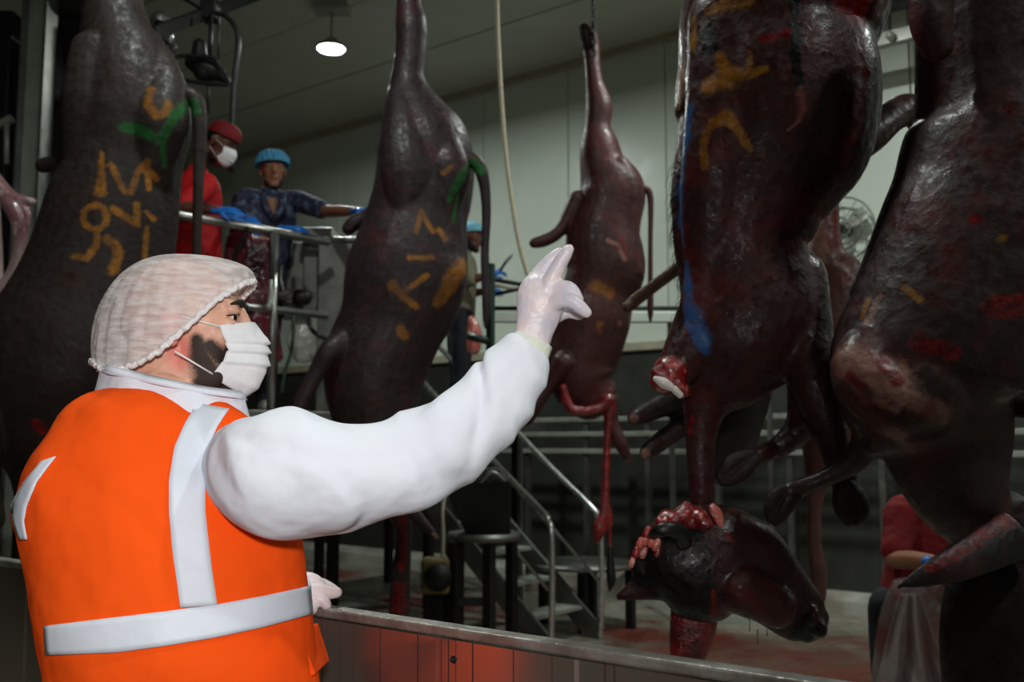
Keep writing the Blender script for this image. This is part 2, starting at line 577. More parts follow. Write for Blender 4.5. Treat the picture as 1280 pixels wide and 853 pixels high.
# ------------------------------------------------------------------ barrier between the walkway and the kill floor
ZB = 1.13
A0, A1 = PZ(0, 700, ZB), PZ(1000, 851, ZB)
bd = (A1 - A0).normalized()
bn = Vector((-bd.y, bd.x, 0))
if bn.y < 0: bn = -bn
B0, B1 = A0 - bd * 1.6, A0 + bd * 3.6
def barrier_mat():
    m = NT('smeared_steel_sheet')
    n = m.noise(3, 5)
    along = m.noise(1.0, 2)
    sep = m.n.new('ShaderNodeSeparateXYZ'); m.link(m.tc.outputs['Object'], sep.inputs[0])
    dp = m.math('ADD', m.math('MULTIPLY', sep.outputs[0], bd.x), m.math('MULTIPLY', sep.outputs[1], bd.y))
    cx = m.n.new('ShaderNodeCombineXYZ'); m.link(m.math('MULTIPLY', dp, 26.0), cx.inputs[0]); m.link(m.math('MULTIPLY', sep.outputs[2], 0.8), cx.inputs[2])
    t = m.n.new('ShaderNodeTexNoise'); t.inputs['Scale'].default_value = 1.0; t.inputs['Detail'].default_value = 2.0
    m.link(cx.outputs[0], t.inputs['Vector'])
    drip = m.rng(t.outputs['Fac'], 0.655, 0.69)
    col = m.mix(m.rng(n, 0.3, 0.7), (0.36, 0.30, 0.27, 1), (0.46, 0.39, 0.35, 1))
    col = m.mix(m.math('MULTIPLY', drip, 0.35), col, (0.09, 0.03, 0.025, 1))
    m.set(col=col, metal=m.math('SUBTRACT', 0.88, m.math('MULTIPLY', drip, 0.5)), rough=m.rng(m.noise(9, 4), 0.3, 0.7, 0.15, 0.24))
    m.bump(m.noise(1.6, 3), 0.06, 0.02)
    return m.m
M['barrier'] = barrier_mat()
br = thing('steel_barrier', 'waist-high stainless steel barrier with red drips below the inspector\'s arm', 'barrier', Vector(((B0.x + B1.x) / 2, (B0.y + B1.y) / 2, 0)))
c = (B0 + B1) / 2; Lh = (B1 - B0).length / 2
build('sheet', MB().box(Vector((c.x, c.y, (ZB - 0.02) / 2)) + bn * 0.012, bd * Lh, bn * 0.006, Z * ((ZB - 0.02) / 2)), M['barrier'], br)
def flange():
    m = MB()
    N = 60
    rng = random.Random(3)
    for i in range(N):
        s0, s1 = -Lh + 2 * Lh * i / N, -Lh + 2 * Lh * (i + 1) / N
    m.box(Vector((c.x, c.y, ZB - 0.008)) + bn * 0.018, bd * Lh, bn * 0.018, Z * 0.008)
    return m
M['flange'] = simple('scuffed_steel_edge', (0.36, 0.36, 0.33, 1), 0.42, 0.6, var=0.5, scale=14, c2=(0.20, 0.17, 0.15, 1), bump=0.4, bscale=50)
build('top_edge', flange(), M['flange'], br, bevel=0.004)
build('back_sheet', MB().box(Vector((c.x, c.y, (ZB - 0.03) / 2)) + bn * 0.034, bd * Lh, bn * 0.002, Z * ((ZB - 0.03) / 2)), M['steel_dull'], br)
# stud seen on the sheet
d = ray(567, 825); tt = ((c + bn * 0.006 - CAM).dot(bn)) / d.dot(bn); S = CAM + d * tt
build('stud', MB().tube([(S - bn * 0.004, 0.0035, 0.0035), (S + bn * 0.002, 0.0075, 0.0075)], n=14, axis=bd), M['iron'], br, True)
def onsheet(px, py):
    d = ray(px, py); return CAM + d * ((c + bn * 0.006 - CAM).dot(bn) / d.dot(bn))
M['drip'] = simple('dried_drip', srgb(62, 22, 18), 0.4)
for x, y0, w in ((404, 768, 1.6), (426, 766, 1.0), (443, 768, 1.0), (476, 776, 1.6), (523, 782, 2.0), (552, 790, 1.2), (561, 790, 1.6), (570, 792, 1.0), (591, 794, 1.8), (642, 804, 1.4), (690, 812, 1.0), (756, 820, 1.6), (768, 822, 1.6)):
    a = onsheet(x, y0); b = Vector((a.x, a.y, 0.55 + 0.2 * math.sin(x)))
    build('drip', MB().tube([(a, 0.0009 * w, 0.0006), ((a + b) / 2, 0.0007 * w, 0.0006), (b, 0.0010 * w, 0.0008)], n=6, axis=bd), M['drip'], br, True)
for k in (-1.0, 0.6, 1.9):
    q = A0 + bd * k
    build('support', MB().beam(Vector((q.x, q.y, 0)) + bn * 0.06, Vector((q.x, q.y, ZB - 0.03)) + bn * 0.06, 0.04, 0.04, up=bd), M['steel_dull'], br)

# ------------------------------------------------------------------ hanging carcasses
H1 = hide('hide_dark_brown', srgb(50, 41, 36), srgb(64, 54, 49), smear_amt=0.1, rough=0.55, dark=0.5, spec=0.25)
H2 = hide('hide_black_violet', srgb(48, 35, 36), srgb(68, 55, 58), smear_amt=0.25, rough=0.46, dark=0.6)
H3 = hide('hide_red_brown', srgb(66, 34, 33), srgb(82, 46, 44), smear_amt=0.4, rough=0.46, dark=0.8)
H4 = hide('hide_wet_maroon', srgb(52, 27, 27), srgb(68, 42, 40), smear_amt=0.5, rough=0.44, wet=0.6, dark=0.75, spec=0.25)
H5 = hide('hide_grey_maroon', srgb(56, 38, 37), srgb(80, 60, 58), smear_amt=0.5, rough=0.42, wet=0.4, dark=0.6)
HC6 = hide('hide_flayed', srgb(74, 42, 40), srgb(104, 72, 64), smear_amt=0.4)
HB = hide('hide_black', srgb(26, 21, 21), srgb(38, 30, 29), smear_amt=0.25, rough=0.45)
HBR = hide('hide_brown_leg', srgb(62, 42, 32), srgb(88, 62, 46), smear_amt=0.2, rough=0.5)

def flesh(name, a, b, c, rough=0.2, scale=45):
    m = NT(name)
    n = m.noise(scale, 5, rough=0.65); n2 = m.noise(scale * 0.35, 4)
    col = m.mix(m.rng(n2, 0.4, 0.6), a, b)
    col = m.mix(m.rng(n, 0.56, 0.68), col, c)
    m.set(col=col, rough=rough, spec=0.6, coat=0.4, coatr=0.1)
    m.bump(n, 0.6, 0.01)
    return m.m
M['flesh'] = flesh('raw_red_flesh', srgb(92, 8, 13), srgb(140, 20, 26), srgb(190, 95, 88))
M['flesh_dark'] = flesh('dark_red_flesh', srgb(60, 6, 9), srgb(110, 12, 18), srgb(150, 50, 50))
M['fat'] = flesh('pink_fat', srgb(200, 120, 105), srgb(180, 70, 62), srgb(230, 190, 175))
M['bone'] = simple('white_bone', srgb(215, 205, 200), 0.3, var=0.15, scale=30)
M['skinned'] = flesh('pale_flayed_flesh', srgb(176, 150, 148), srgb(120, 70, 78), srgb(205, 195, 190), 0.35, 9)
M['hoof'] = simple('dark_hoof', srgb(44, 32, 28), 0.65, var=0.5, scale=14, spec=0.25, bump=0.4, bscale=60)
M['hair'] = simple('black_hair', srgb(14, 12, 12), 0.4)
M['rust'] = simple('oily_chain_steel', srgb(40, 40, 38), 0.4, 0.8, var=0.4, scale=30)

def base(px, py, Y):
    p = P(px, py, Y); return p

def hoof(rings, Y, parent):
    R = K(rings, Y); mb = MB(); a, b = R[0][0], R[-1][0]
    t = (b - a).normalized(); x = t.cross((a - CAM).normalized()).normalized()
    for s_ in (-1, 1):
        mb.tube(spline([(c + x * (s_ * r * 0.46 * (1.0 if i else 0.6)), r * 0.60, r * 0.72) for i, (c, r, q) in enumerate(R)], 3), n=12)
    return blob('hoof', mb, M['hoof'], parent, 0.004, 2)

def carcass(name, label, cat, at):
    return thing(name, label, cat, at, 'carcasses on the overhead line')

# ---- left carcass with chalked figures
Y = 4.0
c1 = carcass('buffalo_carcass', 'dark brown carcass with orange chalk figures hanging left behind the inspector', 'carcass', P(60, 690, Y))
mb = MB()
mb.tube(spline(K([(152, -150, 17), (150, -90, 22), (147, -40, 30), (142, 0, 35), (145, 40, 44), (153, 70, 56), (160, 108, 68), (162, 150, 74),
                  (154, 200, 72), (142, 260, 79), (129, 320, 85), (115, 373, 94), (94, 430, 104), (68, 490, 100), (60, 550, 72), (60, 600, 42), (58, 690, 30)], Y, 0.85)), n=28)
mb.tube(spline(K([(192, 70, 22), (206, 108, 26, 3.93), (200, 150, 36, 3.9), (190, 200, 30, 3.92), (182, 260, 34), (180, 320, 28)], Y, 0.8)), n=20)     # rump and thigh fold
mb.tube(spline(K([(120, 60, 30, 3.9), (118, 130, 40, 3.88), (112, 200, 36, 3.9), (115, 250, 20, 3.85)], Y, 0.7)), n=20)
mb.tube(spline(K([(95, 200, 12), (70, 204, 10), (54, 207, 10)], 4.2)), n=14)                         # free hind leg, tip in view
mb.tube(spline(K([(160, 400, 40, 3.9), (190, 470, 26, 3.8), (200, 540, 18, 3.8), (196, 640, 14, 3.85), (195, 670, 16, 3.85)], Y)), n=16)   # foreleg behind the inspector
mb.tube(spline(K([(20, 430, 44, 3.9), (-10, 500, 26, 3.8), (-16, 580, 17, 3.8), (-8, 650, 14, 3.8)], Y)), n=16)
b1 = blob('body', mb, H1, c1, 0.0085, 7)
OR1 = [([(127, 190), (127, 220), (125, 238)], [3, 5, 8]), ([(139, 206), (156, 240), (164, 240), (173, 214), (184, 202), (186, 236)], 4.5),
       ([(188, 214), (196, 224)], 4), ([(119 + 15 * math.cos(a / 8 * math.pi), 272 + 15 * math.sin(a / 8 * math.pi)) for a in range(17)], 4.5),
       ([(121, 288), (121, 306), (108, 323), (92, 320)], 4.5), ([(134, 298), (146, 308), (148, 322), (141, 337)], 7),
       ([(142, 262), (160, 274), (172, 280), (171, 256)], 5), ([(184, 286), (180, 326)], 4.5), ([(184, 266), (192, 274)], 4),
       ([(188, 112), (184, 130), (195, 144), (206, 142), (212, 130)], 6)]
paint(b1, {'orange': OR1, 'green': [([(156, 160), (176, 163), (202, 176)], [7, 8, 5]), ([(202, 176), (217, 146), (232, 131)], [6, 8, 8]), ([(202, 176), (206, 207)], 4)],
           'raw_and_highlight': [([(45, 530), (60, 545), (76, 556)], 6)]})
mb = MB().tube(spline(K([(222, 122, 10), (236, 119, 11), (247, 131, 10), (250, 160, 9), (248, 230, 7), (246, 300, 6), (246, 350, 5), (246, 400, 8), (247, 440, 3)], 3.95)), n=12)
t1 = blob('tail', mb, H1, c1, 0.006, 4)
paint(t1, {'green': [([(230, 126), (240, 128), (246, 138)], 7)]})

# ---- second carcass
Y = 5.0
c2 = carcass('buffalo_carcass', 'blackish carcass with green paint at its tail, hanging left of the pointing arm', 'carcass', P(505, 760, Y))
mb = MB()
mb.tube(spline(K([(516, -160, 11), (514, -110, 10), (512, -60, 12), (511, 0, 15), (514, 30, 20), (514, 55, 20), (512, 80, 20), (510, 100, 22), (513, 125, 33), (520, 150, 45), (528, 175, 57),
                  (532, 205, 61), (529, 240, 62), (522, 270, 63), (516, 305, 70), (509, 340, 76), (500, 378, 73), (488, 410, 66), (474, 443, 66), (467, 480, 62),
                  (469, 525, 52), (476, 570, 40), (490, 620, 24), (505, 660, 11), (503, 700, 11), (500, 740, 13), (499, 764, 14)], Y, 0.9)), n=28)
mb.tube(spline(K([(548, 150, 16, 4.93), (556, 185, 22, 4.88), (560, 215, 28, 4.86), (552, 260, 26, 4.9), (552, 320, 30, 4.92), (556, 350, 26, 4.9), (540, 380, 20)], Y, 0.8)), n=20)
mb.tube(spline(K([(500, 110, 14, 4.95), (505, 170, 30, 4.85), (510, 220, 34, 4.82), (505, 260, 20, 4.82)], Y, 0.7)), n=18)
mb.tube(spline(K([(475, 262, 14), (458, 270, 9), (442, 280, 10), (436, 286, 9)], 5.1)), n=14)          # free hind leg
mb.tube(spline(K([(440, 425, 24, 4.9), (412, 440, 15, 4.8), (395, 468, 11, 4.8), (376, 505, 10, 4.8), (372, 530, 11, 4.8)], Y)), n=14)  # foreleg
mb.tube(spline(K([(490, 610, 15), (520, 645, 9), (538, 664, 6), (546, 673, 4)], 4.85)), n=12)
b2 = blob('body', mb, H2, c2, 0.009, 6)
paint(b2, {'orange': [([(554, 217), (563, 209)], 4), ([(520, 290), (527, 264), (541, 290)], 4), ([(549, 288), (556, 298)], 5), ([(512, 322), (541, 322)], 4),
                      ([(509, 362), (534, 344)], 4), ([(490, 357), (504, 370), (520, 384)], [7, 5, 5]), ([(501, 412), (505, 420)], 7),
                      ([(580, 335), (566, 350), (549, 377)], [13, 15, 10])],
           'green': [([(590, 204), (577, 220), (568, 236), (562, 250)], [7, 7, 6, 4]), ([(572, 246), (566, 278)], 3)],
           'raw_and_highlight': [([(503, 640), (504, 690), (502, 712)], [5, 6, 4]), ([(500, 735), (496, 764)], [8, 9])],
           'pale': [([(541, 668), (546, 673)], 3)]})
mb = MB().tube(spline(K([(574, 200, 9), (588, 199, 10), (600, 210, 9), (606, 235, 7), (608, 270, 6), (606, 318, 5.5), (608, 370, 6), (608, 395, 5), (607, 410, 2)], 4.9)), n=12)
t2 = blob('tail', mb, H2, c2, 0.006, 3)
paint(t2, {'green': [([(580, 203), (592, 204), (600, 213)], 7)]})

# ---- third carcass, whole, in front of the wall
Y = 6.8
c3 = carcass('buffalo_carcass', 'smaller reddish-brown carcass hanging whole from a chain beside the pointing hand', 'carcass', P(757, 735, Y))
mb = MB()
mb.tube(spline(K([(736, 42, 10), (739, 60, 10.5), (741, 85, 10), (744, 108, 12), (749, 133, 17), (747, 158, 16.5), (749, 180, 24), (753, 206, 29), (762, 230, 40),
                  (764, 245, 43), (760, 265, 43), (754, 292, 46), (756, 320, 49), (757, 340, 49), (748, 366, 46), (739, 400, 49), (733, 430, 46), (727, 455, 43),
                  (729, 478, 41), (738, 494, 34)], Y, 0.9)), n=26)
mb.tube(spline(K([(775, 205, 12), (782, 235, 22), (782, 265, 20), (780, 300, 20), (784, 340, 20)], 6.7, 0.8)), n=16)
mb.tube(spline(K([(722, 250, 12), (706, 280, 9), (694, 294, 8), (680, 301, 8), (668, 304, 7)], 6.75)), n=14)        # free hind leg
mb.tube(spline(K([(705, 455, 16), (688, 480, 9), (672, 505, 8), (660, 524, 8)], 6.65)), n=14)                       # foreleg
mb.tube(spline(K([(764, 500, 9), (766, 530, 8), (776, 555, 9), (787, 577, 4)], 6.75)), n=14)                        # dark flap
b3 = blob('body', mb, H3, c3, 0.009, 5)
paint(b3, {'orange': [([(745, 358), (762, 366)], 9), ([(750, 405)], 5)], 'pale': [([(760, 300), (772, 306), (781, 324)], 3.5), ([(775, 404)], 4), ([(749, 413)], 5), ([(785, 577)], 3)],
           'raw_and_highlight': [([(704, 486), (714, 518), (740, 514), (765, 505)], [5, 7, 7, 8]), ([(778, 296), (781, 312)], 3)]})
build('tail', MB().tube(spline(K([(795, 238, 7), (806, 236, 5), (813, 248, 4), (813, 300, 3), (813, 350, 3.2), (813, 385, 4), (813, 402, 1.5)], 6.75)), n=10), H3, c3, True)
mb = MB().tube(spline(K([(757, 488, 9), (761, 515, 7), (759, 550, 5), (757, 600, 5), (755, 640, 6), (749, 662, 9), (746, 678, 3)], 6.72)), n=12)
mb.tube(spline(K([(756, 625, 4), (761, 645, 5), (762, 665, 2.5), (763, 690, 2)], 6.72)), n=12)
mb.tube(spline(K([(704, 484, 5), (712, 510, 7), (728, 514, 6), (750, 510, 7), (760, 500, 9)], 6.62)), n=12)
blob('windpipe', mb, M['flesh'], c3, 0.006, 2)
mb = MB().tube(spline(K([(763, 685, 3), (763, 705, 5), (764, 725, 6), (762, 738, 2)], 6.72)), n=10)
build('hair_tuft', mb, M['hair'], c3, True)
build('hoof', MB().tube(spline(K([(737, 56, 10), (734, 44, 10.5), (731, 37, 8)], 6.78)), n=12), M['hoof'], c3, True)

# chain above the third carcass
def chain(px, y0, y1, Y, label):
    top = P(px, y0, Y); bot = P(px, y1, Y)
    t = thing('shackle_chain', label, 'chain', bot)
    L = 0.055; n = int((top.z - bot.z) / (L * 0.74)) + 1
    mb = MB(); R = L / 2; N = 14
    pts = [(0.42 * R * math.cos(2 * math.pi * i / N), 0, R * math.sin(2 * math.pi * i / N)) for i in range(N)]
    ring = [(Vector(p), 0.007, 0.007) for p in pts + pts[:2]]
    a = build('chain_link', MB().tube(ring, n=6, axis=(0, 1, 0), rnd=False), M['rust'], None, True)
    for i in range(n):
        o = a if i == 0 else a.copy()
        if i: COL.objects.link(o)
        o.parent = t; o.location = (0, 0, i * L * 0.74); o.rotation_euler = (0, 0, math.pi / 2 * (i % 2) + 0.4)
    return t
chain(742, -70, 66, 6.72, 'dark steel chain holding the leg of the smaller reddish-brown carcass')

# ---- big front carcass
Y = 2.6
c4 = carcass('buffalo_carcass', 'large wet maroon carcass with orange and blue paint and a severed hanging head', 'carcass', P(870, 830, Y))
mb = MB()
mb.tube(spline(K([(985, -190, 110), (985, -110, 126), (984, -50, 130), (980, 0, 128), (970, 25, 121), (965, 48, 116), (968, 75, 121), (970, 100, 125), (970, 126, 126), (968, 151, 125), (963, 176, 121), (952, 202, 112),
                  (942, 227, 104), (934, 250, 97), (929, 275, 91), (925, 303, 83), (928, 333, 80), (934, 363, 84), (936, 400, 89), (916, 440, 79), (900, 474, 55), (882, 506, 30), (876, 545, 20), (876, 590, 17), (878, 630, 15), (884, 655, 16)], Y, 0.85), 3), n=32)
mb.tube(spline(K([(1075, -120, 60), (1078, -40, 48), (1066, 20, 30), (1046, 70, 42), (1045, 126, 50, 2.55), (1030, 170, 50, 2.53), (1000, 212, 46, 2.55), (975, 255, 38)], Y, 0.8)), n=22)
mb.tube(spline(K([(905, 20, 44, 2.52), (908, 110, 50, 2.5), (898, 200, 46, 2.5), (892, 270, 42, 2.52), (890, 340, 34, 2.55), (880, 400, 34, 2.55)], Y, 0.8)), n=22)
mb.tube(spline(K([(890, 395, 44), (862, 440, 34, 2.56), (842, 468, 24, 2.54), (836, 476, 21, 2.54)], Y)), n=20)         # foreleg stump
mb.tube(spline(K([(992, 350, 42), (1000, 410, 40, 2.56), (1015, 470, 31, 2.5), (1030, 520, 25, 2.48), (1043, 560, 20, 2.48), (1055, 600, 17, 2.48), (1062, 622, 20, 2.48)], Y)), n=20)
mb.tube(spline(K([(1010, 480, 26, 2.62), (1002, 530, 20, 2.6), (978, 556, 15, 2.55), (955, 567, 12, 2.5), (935, 575, 14, 2.48)], Y)), n=18)
mb.tube(spline(K([(1055, 178, 34, 2.66), (1086, 168, 25, 2.7), (1112, 147, 21, 2.75), (1138, 137, 20, 2.8), (1156, 158, 18, 2.85), (1172, 205, 15, 2.9), (1180, 250, 14, 2.95)], Y)), n=18)
b4 = blob('body', mb, H4, c4, 0.0075, 7)
paint(b4, {'orange': [([(886, 106), (908, 98), (925, 93), (957, 87)], [12, 17, 10, 5]), ([(899, 70), (906, 95)], [7, 13]), ([(937, 66), (937, 88)], 4),
                      ([(881, 208), (878, 180), (890, 154), (909, 145), (923, 163), (937, 186)], [6, 6, 7, 9, 6, 6]), ([(867, 26), (866, 58)], 7), ([(885, 14), (905, 6), (936, 2)], [7, 10, 8]),
                      ([(852, 84), (848, 130)], 8)],
           'blue': [([(862, 138), (857, 169), (853, 202), (850, 238), (850, 275), (854, 305)], [9, 11, 13, 13, 10, 7]), ([(858, 330), (860, 380), (866, 400), (878, 424), (884, 438)], [6, 10, 13, 12, 7])],
           'raw_and_highlight': [([(1060, 6), (1085, 10), (1105, 8)], [18, 20, 14]), ([(957, 48), (982, 42)], 7), ([(836, 478), (850, 486)], 12), ([(866, 520), (862, 540)], 4)],
           'pale': [([(1000, 112), (1003, 135), (999, 150), (985, 163)], [5, 5, 3, 2])],
           'black': [([(992, 0), (996, 40), (994, 70), (1000, 110)], 6), ([(885, 40), (889, 62)], 8)]})  # first stroke: dark groove of the fold, its shade painted in as black
hoof([(1057, 610, 18), (1063, 628, 21), (1066, 642, 19), (1065, 653, 10)], 2.46, c4)
hoof([(940, 572, 15), (924, 582, 18), (910, 593, 16), (901, 600, 9)], 2.47, c4)
# stump of the cut foreleg
mb = MB()
mb.tube(K([(838, 466, 23), (832, 472, 21), (829, 475, 17)], 2.52), n=18)
mb.tube(K([(822, 466, 9), (830, 470, 10), (846, 480, 11), (856, 490, 8)], 2.50), n=12)
blob('stump_flesh', mb, M['flesh'], c4, 0.004, 2)
build('bone', MB().tube(spline(K([(820, 474, 4), (829, 479, 7), (838, 484, 5.5)], 2.475)), n=12), M['bone'], c4, True)
build('bone', MB().tube(spline(K([(843, 487, 5), (850, 494, 4.5)], 2.475)), n=12), M['bone'], c4, True)
# fringe of hair down the back
mb = MB(); rng = random.Random(5)
bv = world_bvh(b4)
for i in range(150):
    y = rng.uniform(195, 410); x = (842 if y < 300 else 848) + rng.uniform(-1, 6) + 2 * math.sin(y / 30)
    p, nn = hit(bv, x, y)
    ln = rng.uniform(0.02, 0.055)
    dirn = (Vector((-0.75, 0, 0)) + Vector((rng.uniform(-.3, .4), rng.uniform(-.5, .2), -rng.uniform(0.5, 1.3)))).normalized()
    q = p + dirn * ln * 0.5; e = p + (dirn + Vector((0.1, 0, -0.5))).normalized() * ln
    mb.tube([(p, 0.0008, 0.0008), (q, 0.0006, 0.0006), (e, 0.0002, 0.0002)], n=3, rnd=False)
tag(build('hair_fringe', mb, M['hair'], c4), kind='stuff')
# severed head
Yh = 2.5
mb = MB()
mb.tube(spline(K([(806, 712, 28), (830, 706, 56), (865, 704, 70), (900, 704, 72), (932, 712, 64), (958, 730, 51), (982, 752, 42), (1004, 772, 36), (1016, 782, 26)], Yh, 0.62)), n=26)
mb.tube(spline(K([(880, 640, 14), (890, 652, 22), (905, 660, 26), (915, 680, 30)], Yh, 0.8)), n=16)
mb.tube(spline(K([(812, 728, 26), (794, 738, 14), (780, 744, 8), (772, 747, 5)], Yh, 0.6)), n=14)
mb.tube(spline(K([(925, 735, 34, 2.44), (950, 748, 30, 2.44), (975, 762, 26, 2.44)], Yh, 0.8)), n=16)
mb.ell(P(1017, 770, 2.45), (0.016, 0.016, 0.022)); mb.ell(P(1024, 786, 2.47), (0.02, 0.03, 0.024))
h4 = blob('head', mb, H4, c4, 0.0055, 6)
paint(h4, {'black': [([(800, 715), (835, 695), (850, 735), (862, 760)], [22, 34, 42, 26]), ([(872, 690), (880, 740)], 16), ([(845, 672), (870, 672)], 12), ([(1010, 790)], 22)],
           'raw_and_highlight': [([(892, 740), (892, 768)], 3), ([(800, 690), (820, 668), (850, 652)], 8), ([(908, 668), (916, 676)], 4)]})
mb = MB()
rng = random.Random(11)
for x, y, r in [(833, 646, 10), (842, 650, 12), (855, 643, 13), (862, 652, 14), (874, 648, 12), (848, 655, 12), (866, 640, 9), (880, 655, 12), (826, 653, 8), (858, 632, 6)]:
    mb.ell(P(x, y, Yh - 0.03 - rng.uniform(0, 0.03)), [PXM(x, y, Yh) * r * k for k in (1, 1.2, rng.uniform(0.7, 1.1))])
blob('neck_flesh', mb, M['flesh'], c4, 0.004, 2)
for i, (x, y, r) in enumerate([(809, 667, 6), (814, 678, 5), (820, 682, 6), (822, 690, 5), (800, 680, 5), (804, 692, 5), (795, 692, 5), (790, 704, 4), (806, 676, 5)]):
    q = P(x, y, Yh - 0.075)
    build('fat_nub', MB().tube([(q + Vector((-.002, 0, -.006)), r * 0.0017, r * 0.0015), (q, r * 0.0019, r * 0.0017), (q + Vector((.003, 0, .009)), r * 0.0015, r * 0.0014)], n=10), M['fat' if i % 3 else 'flesh'], c4, True)
build('fat_flap', MB().tube(spline(K([(889, 632, 4), (895, 641, 7), (900, 654, 5), (901, 660, 2)], 2.44, 0.5)), n=10), M['fat'], c4, True)
mb = MB().tube(spline(K([(815, 671, 6, 2.4), (824, 664, 9, 2.38), (838, 662, 10, 2.38), (850, 668, 12, 2.4), (856, 682, 10, 2.42)], Yh, 0.6)), n=14)
blob('ear', mb, M['hair'], c4, 0.004, 3)
mb = MB().tube(spline(K([(868, 765, 30, 2.54), (866, 785, 29, 2.54), (862, 806, 26, 2.54), (858, 822, 22, 2.54)], Yh, 0.5)), n=18)
blob('tongue', mb, M['flesh_dark'], c4, 0.005, 3)
for x, y in ((937, 789), (947, 806), (959, 795)):
    a = P(x, y - 18, 2.5); b = P(x, y, 2.5)
    build('drip', MB().tube([(a, 0.0018, 0.0018), ((a + b) / 2, 0.0008, 0.0008), (b, 0.0014, 0.0014)], n=6), M['flesh_dark'], c4, True)

# ---- right-hand carcass
Y = 2.3
c5 = carcass('buffalo_carcass', 'grey-maroon carcass with a pale scuffed shoulder cut off by the right edge', 'carcass', P(1240, 900, Y))
mb = MB()
mb.tube(spline(K([(1235, -180, 70), (1240, -60, 90), (1250, 0, 100), (1260, 76, 110), (1272, 151, 126), (1266, 202, 135), (1260, 252, 141), (1246, 303, 145), (1229, 343, 143),
                  (1211, 383, 140), (1190, 430, 139), (1166, 470, 128), (1166, 510, 106), (1180, 546, 83), (1190, 587, 70), (1204, 623, 58), (1228, 660, 44), (1245, 690, 40)], Y, 0.8)), n=34)
mb.tube(spline(K([(1280, 60, 60, 2.24), (1276, 130, 70, 2.2), (1250, 190, 60, 2.2), (1290, 200, 60, 2.2)], Y, 0.7)), n=20)
mb.tube(spline(K([(1090, 440, 40, 2.24), (1080, 470, 42, 2.22), (1130, 505, 50, 2.2), (1160, 480, 60, 2.2)], Y, 0.8)), n=20)
mb.tube(spline(K([(1166, -60, 26), (1165, -10, 27), (1164, 30, 26), (1172, 58, 20)], 2.18)), n=18)
mb.tube(spline(K([(1115, 505, 30, 2.34), (1088, 545, 21, 2.36), (1072, 572, 18, 2.38), (1040, 594, 13, 2.4), (1005, 608, 12, 2.42), (988, 615, 14, 2.42)], Y)), n=18)
b5 = blob('body', mb, H5, c5, 0.0075, 7)
paint(b5, {'pale': [([(1055, 452), (1082, 464), (1115, 476)], [24, 34, 28]), ([(1140, 500), (1175, 520)], 16), ([(1120, 545), (1135, 560)], [14, 10]), ([(1085, 400), (1100, 370)], [7, 5]), ([(1070, 485), (1080, 500)], 8), ([(1090, 500), (1120, 515)], 5)],
           'raw_and_highlight': [([(1245, 385), (1275, 380)], 14), ([(1258, 135), (1262, 138)], 6), ([(1150, 430), (1190, 440)], 10), ([(1096, 446), (1120, 475)], 10), ([(1062, 470), (1080, 486)], 6), ([(1218, 275)], 7)],
           'orange': [([(1252, 298)], 6), ([(1078, 395), (1085, 375)], 5), ([(1130, 360), (1150, 375)], 5)]})
hoof([(992, 613, 15), (977, 625, 18), (969, 641, 15), (966, 652, 8)], 2.42, c5)
mb = MB()
mb.tube(spline(K([(1250, 640, 36), (1262, 690, 54), (1258, 750, 72), (1248, 815, 70), (1238, 880, 56), (1232, 930, 44)], Y, 0.75)), n=24)
h5 = blob('head', mb, HB, c5, 0.007, 6)
mb = MB().tube(spline(K([(1121, 735, 3, 2.12), (1148, 724, 12, 2.12), (1188, 708, 22, 2.13), (1228, 690, 27, 2.16), (1270, 668, 32, 2.2)], Y, 0.35)), n=18)
e5 = blob('ear', mb, HB, c5, 0.005, 4)
paint(e5, {'raw_and_highlight': [([(1160, 712), (1200, 690), (1240, 662), (1275, 640)], [5, 7, 9, 9])]})  # red wet highlights painted into the colour along the ear's top edge

# ---- flayed carcass between the two
Y = 3.6
c6 = carcass('flayed_carcass', 'partly flayed carcass with a pinkish leg seen between the two big carcasses', 'carcass', P(1020, 745, Y))
mb = MB()
mb.tube(spline(K([(1044, 120, 9), (1042, 180, 8), (1039, 229, 9), (1036, 259, 13), (1032, 288, 18), (1033, 323, 25), (1044, 348, 38), (1050, 385, 47), (1046, 430, 50), (1040, 500, 45), (1030, 560, 28),
                  (1019, 620, 11), (1018, 680, 9), (1023, 715, 11), (1025, 748, 8)], Y, 0.9)), n=22)
mb.tube(spline(K([(1040, 345, 22), (1075, 352, 16), (1100, 350, 14), (1125, 342, 12)], Y)), n=16)
b6 = blob('body', mb, HC6, c6, 0.009, 5)
paint(b6, {'pale': [([(1030, 250), (1024, 290), (1020, 325)], [9, 13, 15]), ([(1045, 328), (1060, 338)], 4)], 'raw_and_highlight': [([(1042, 235), (1042, 270), (1044, 310)], [5, 7, 9]), ([(1055, 345), (1075, 355)], 6)]})

# ---- black carcass behind the big front one
Y = 3.4
c7 = carcass('buffalo_carcass', 'black carcass behind the maroon one, two cut forelegs sticking out left', 'carcass', P(905, 600, Y))
mb = MB()
mb.tube(spline(K([(965, -100, 12), (960, 0, 14), (955, 60, 20), (945, 130, 34), (930, 200, 46), (915, 290, 46), (908, 380, 48), (910, 440, 56), (908, 490, 55), (904, 530, 48), (902, 562, 40), (905, 585, 26)], Y, 0.9)), n=22)
mb.tube(spline(K([(880, 480, 26), (850, 498, 17, 3.3), (822, 510, 14, 3.25), (800, 520, 12, 3.22), (794, 523, 11, 3.22)], Y)), n=16)
mb.tube(spline(K([(880, 520, 24), (856, 530, 15, 3.3), (835, 545, 13, 3.25), (815, 560, 12, 3.22), (808, 566, 10, 3.22)], Y)), n=16)
b7 = blob('body', mb, HB, c7, 0.009, 5)
paint(b7, {'pale': [([(792, 523)], 7), ([(806, 567)], 7)]})
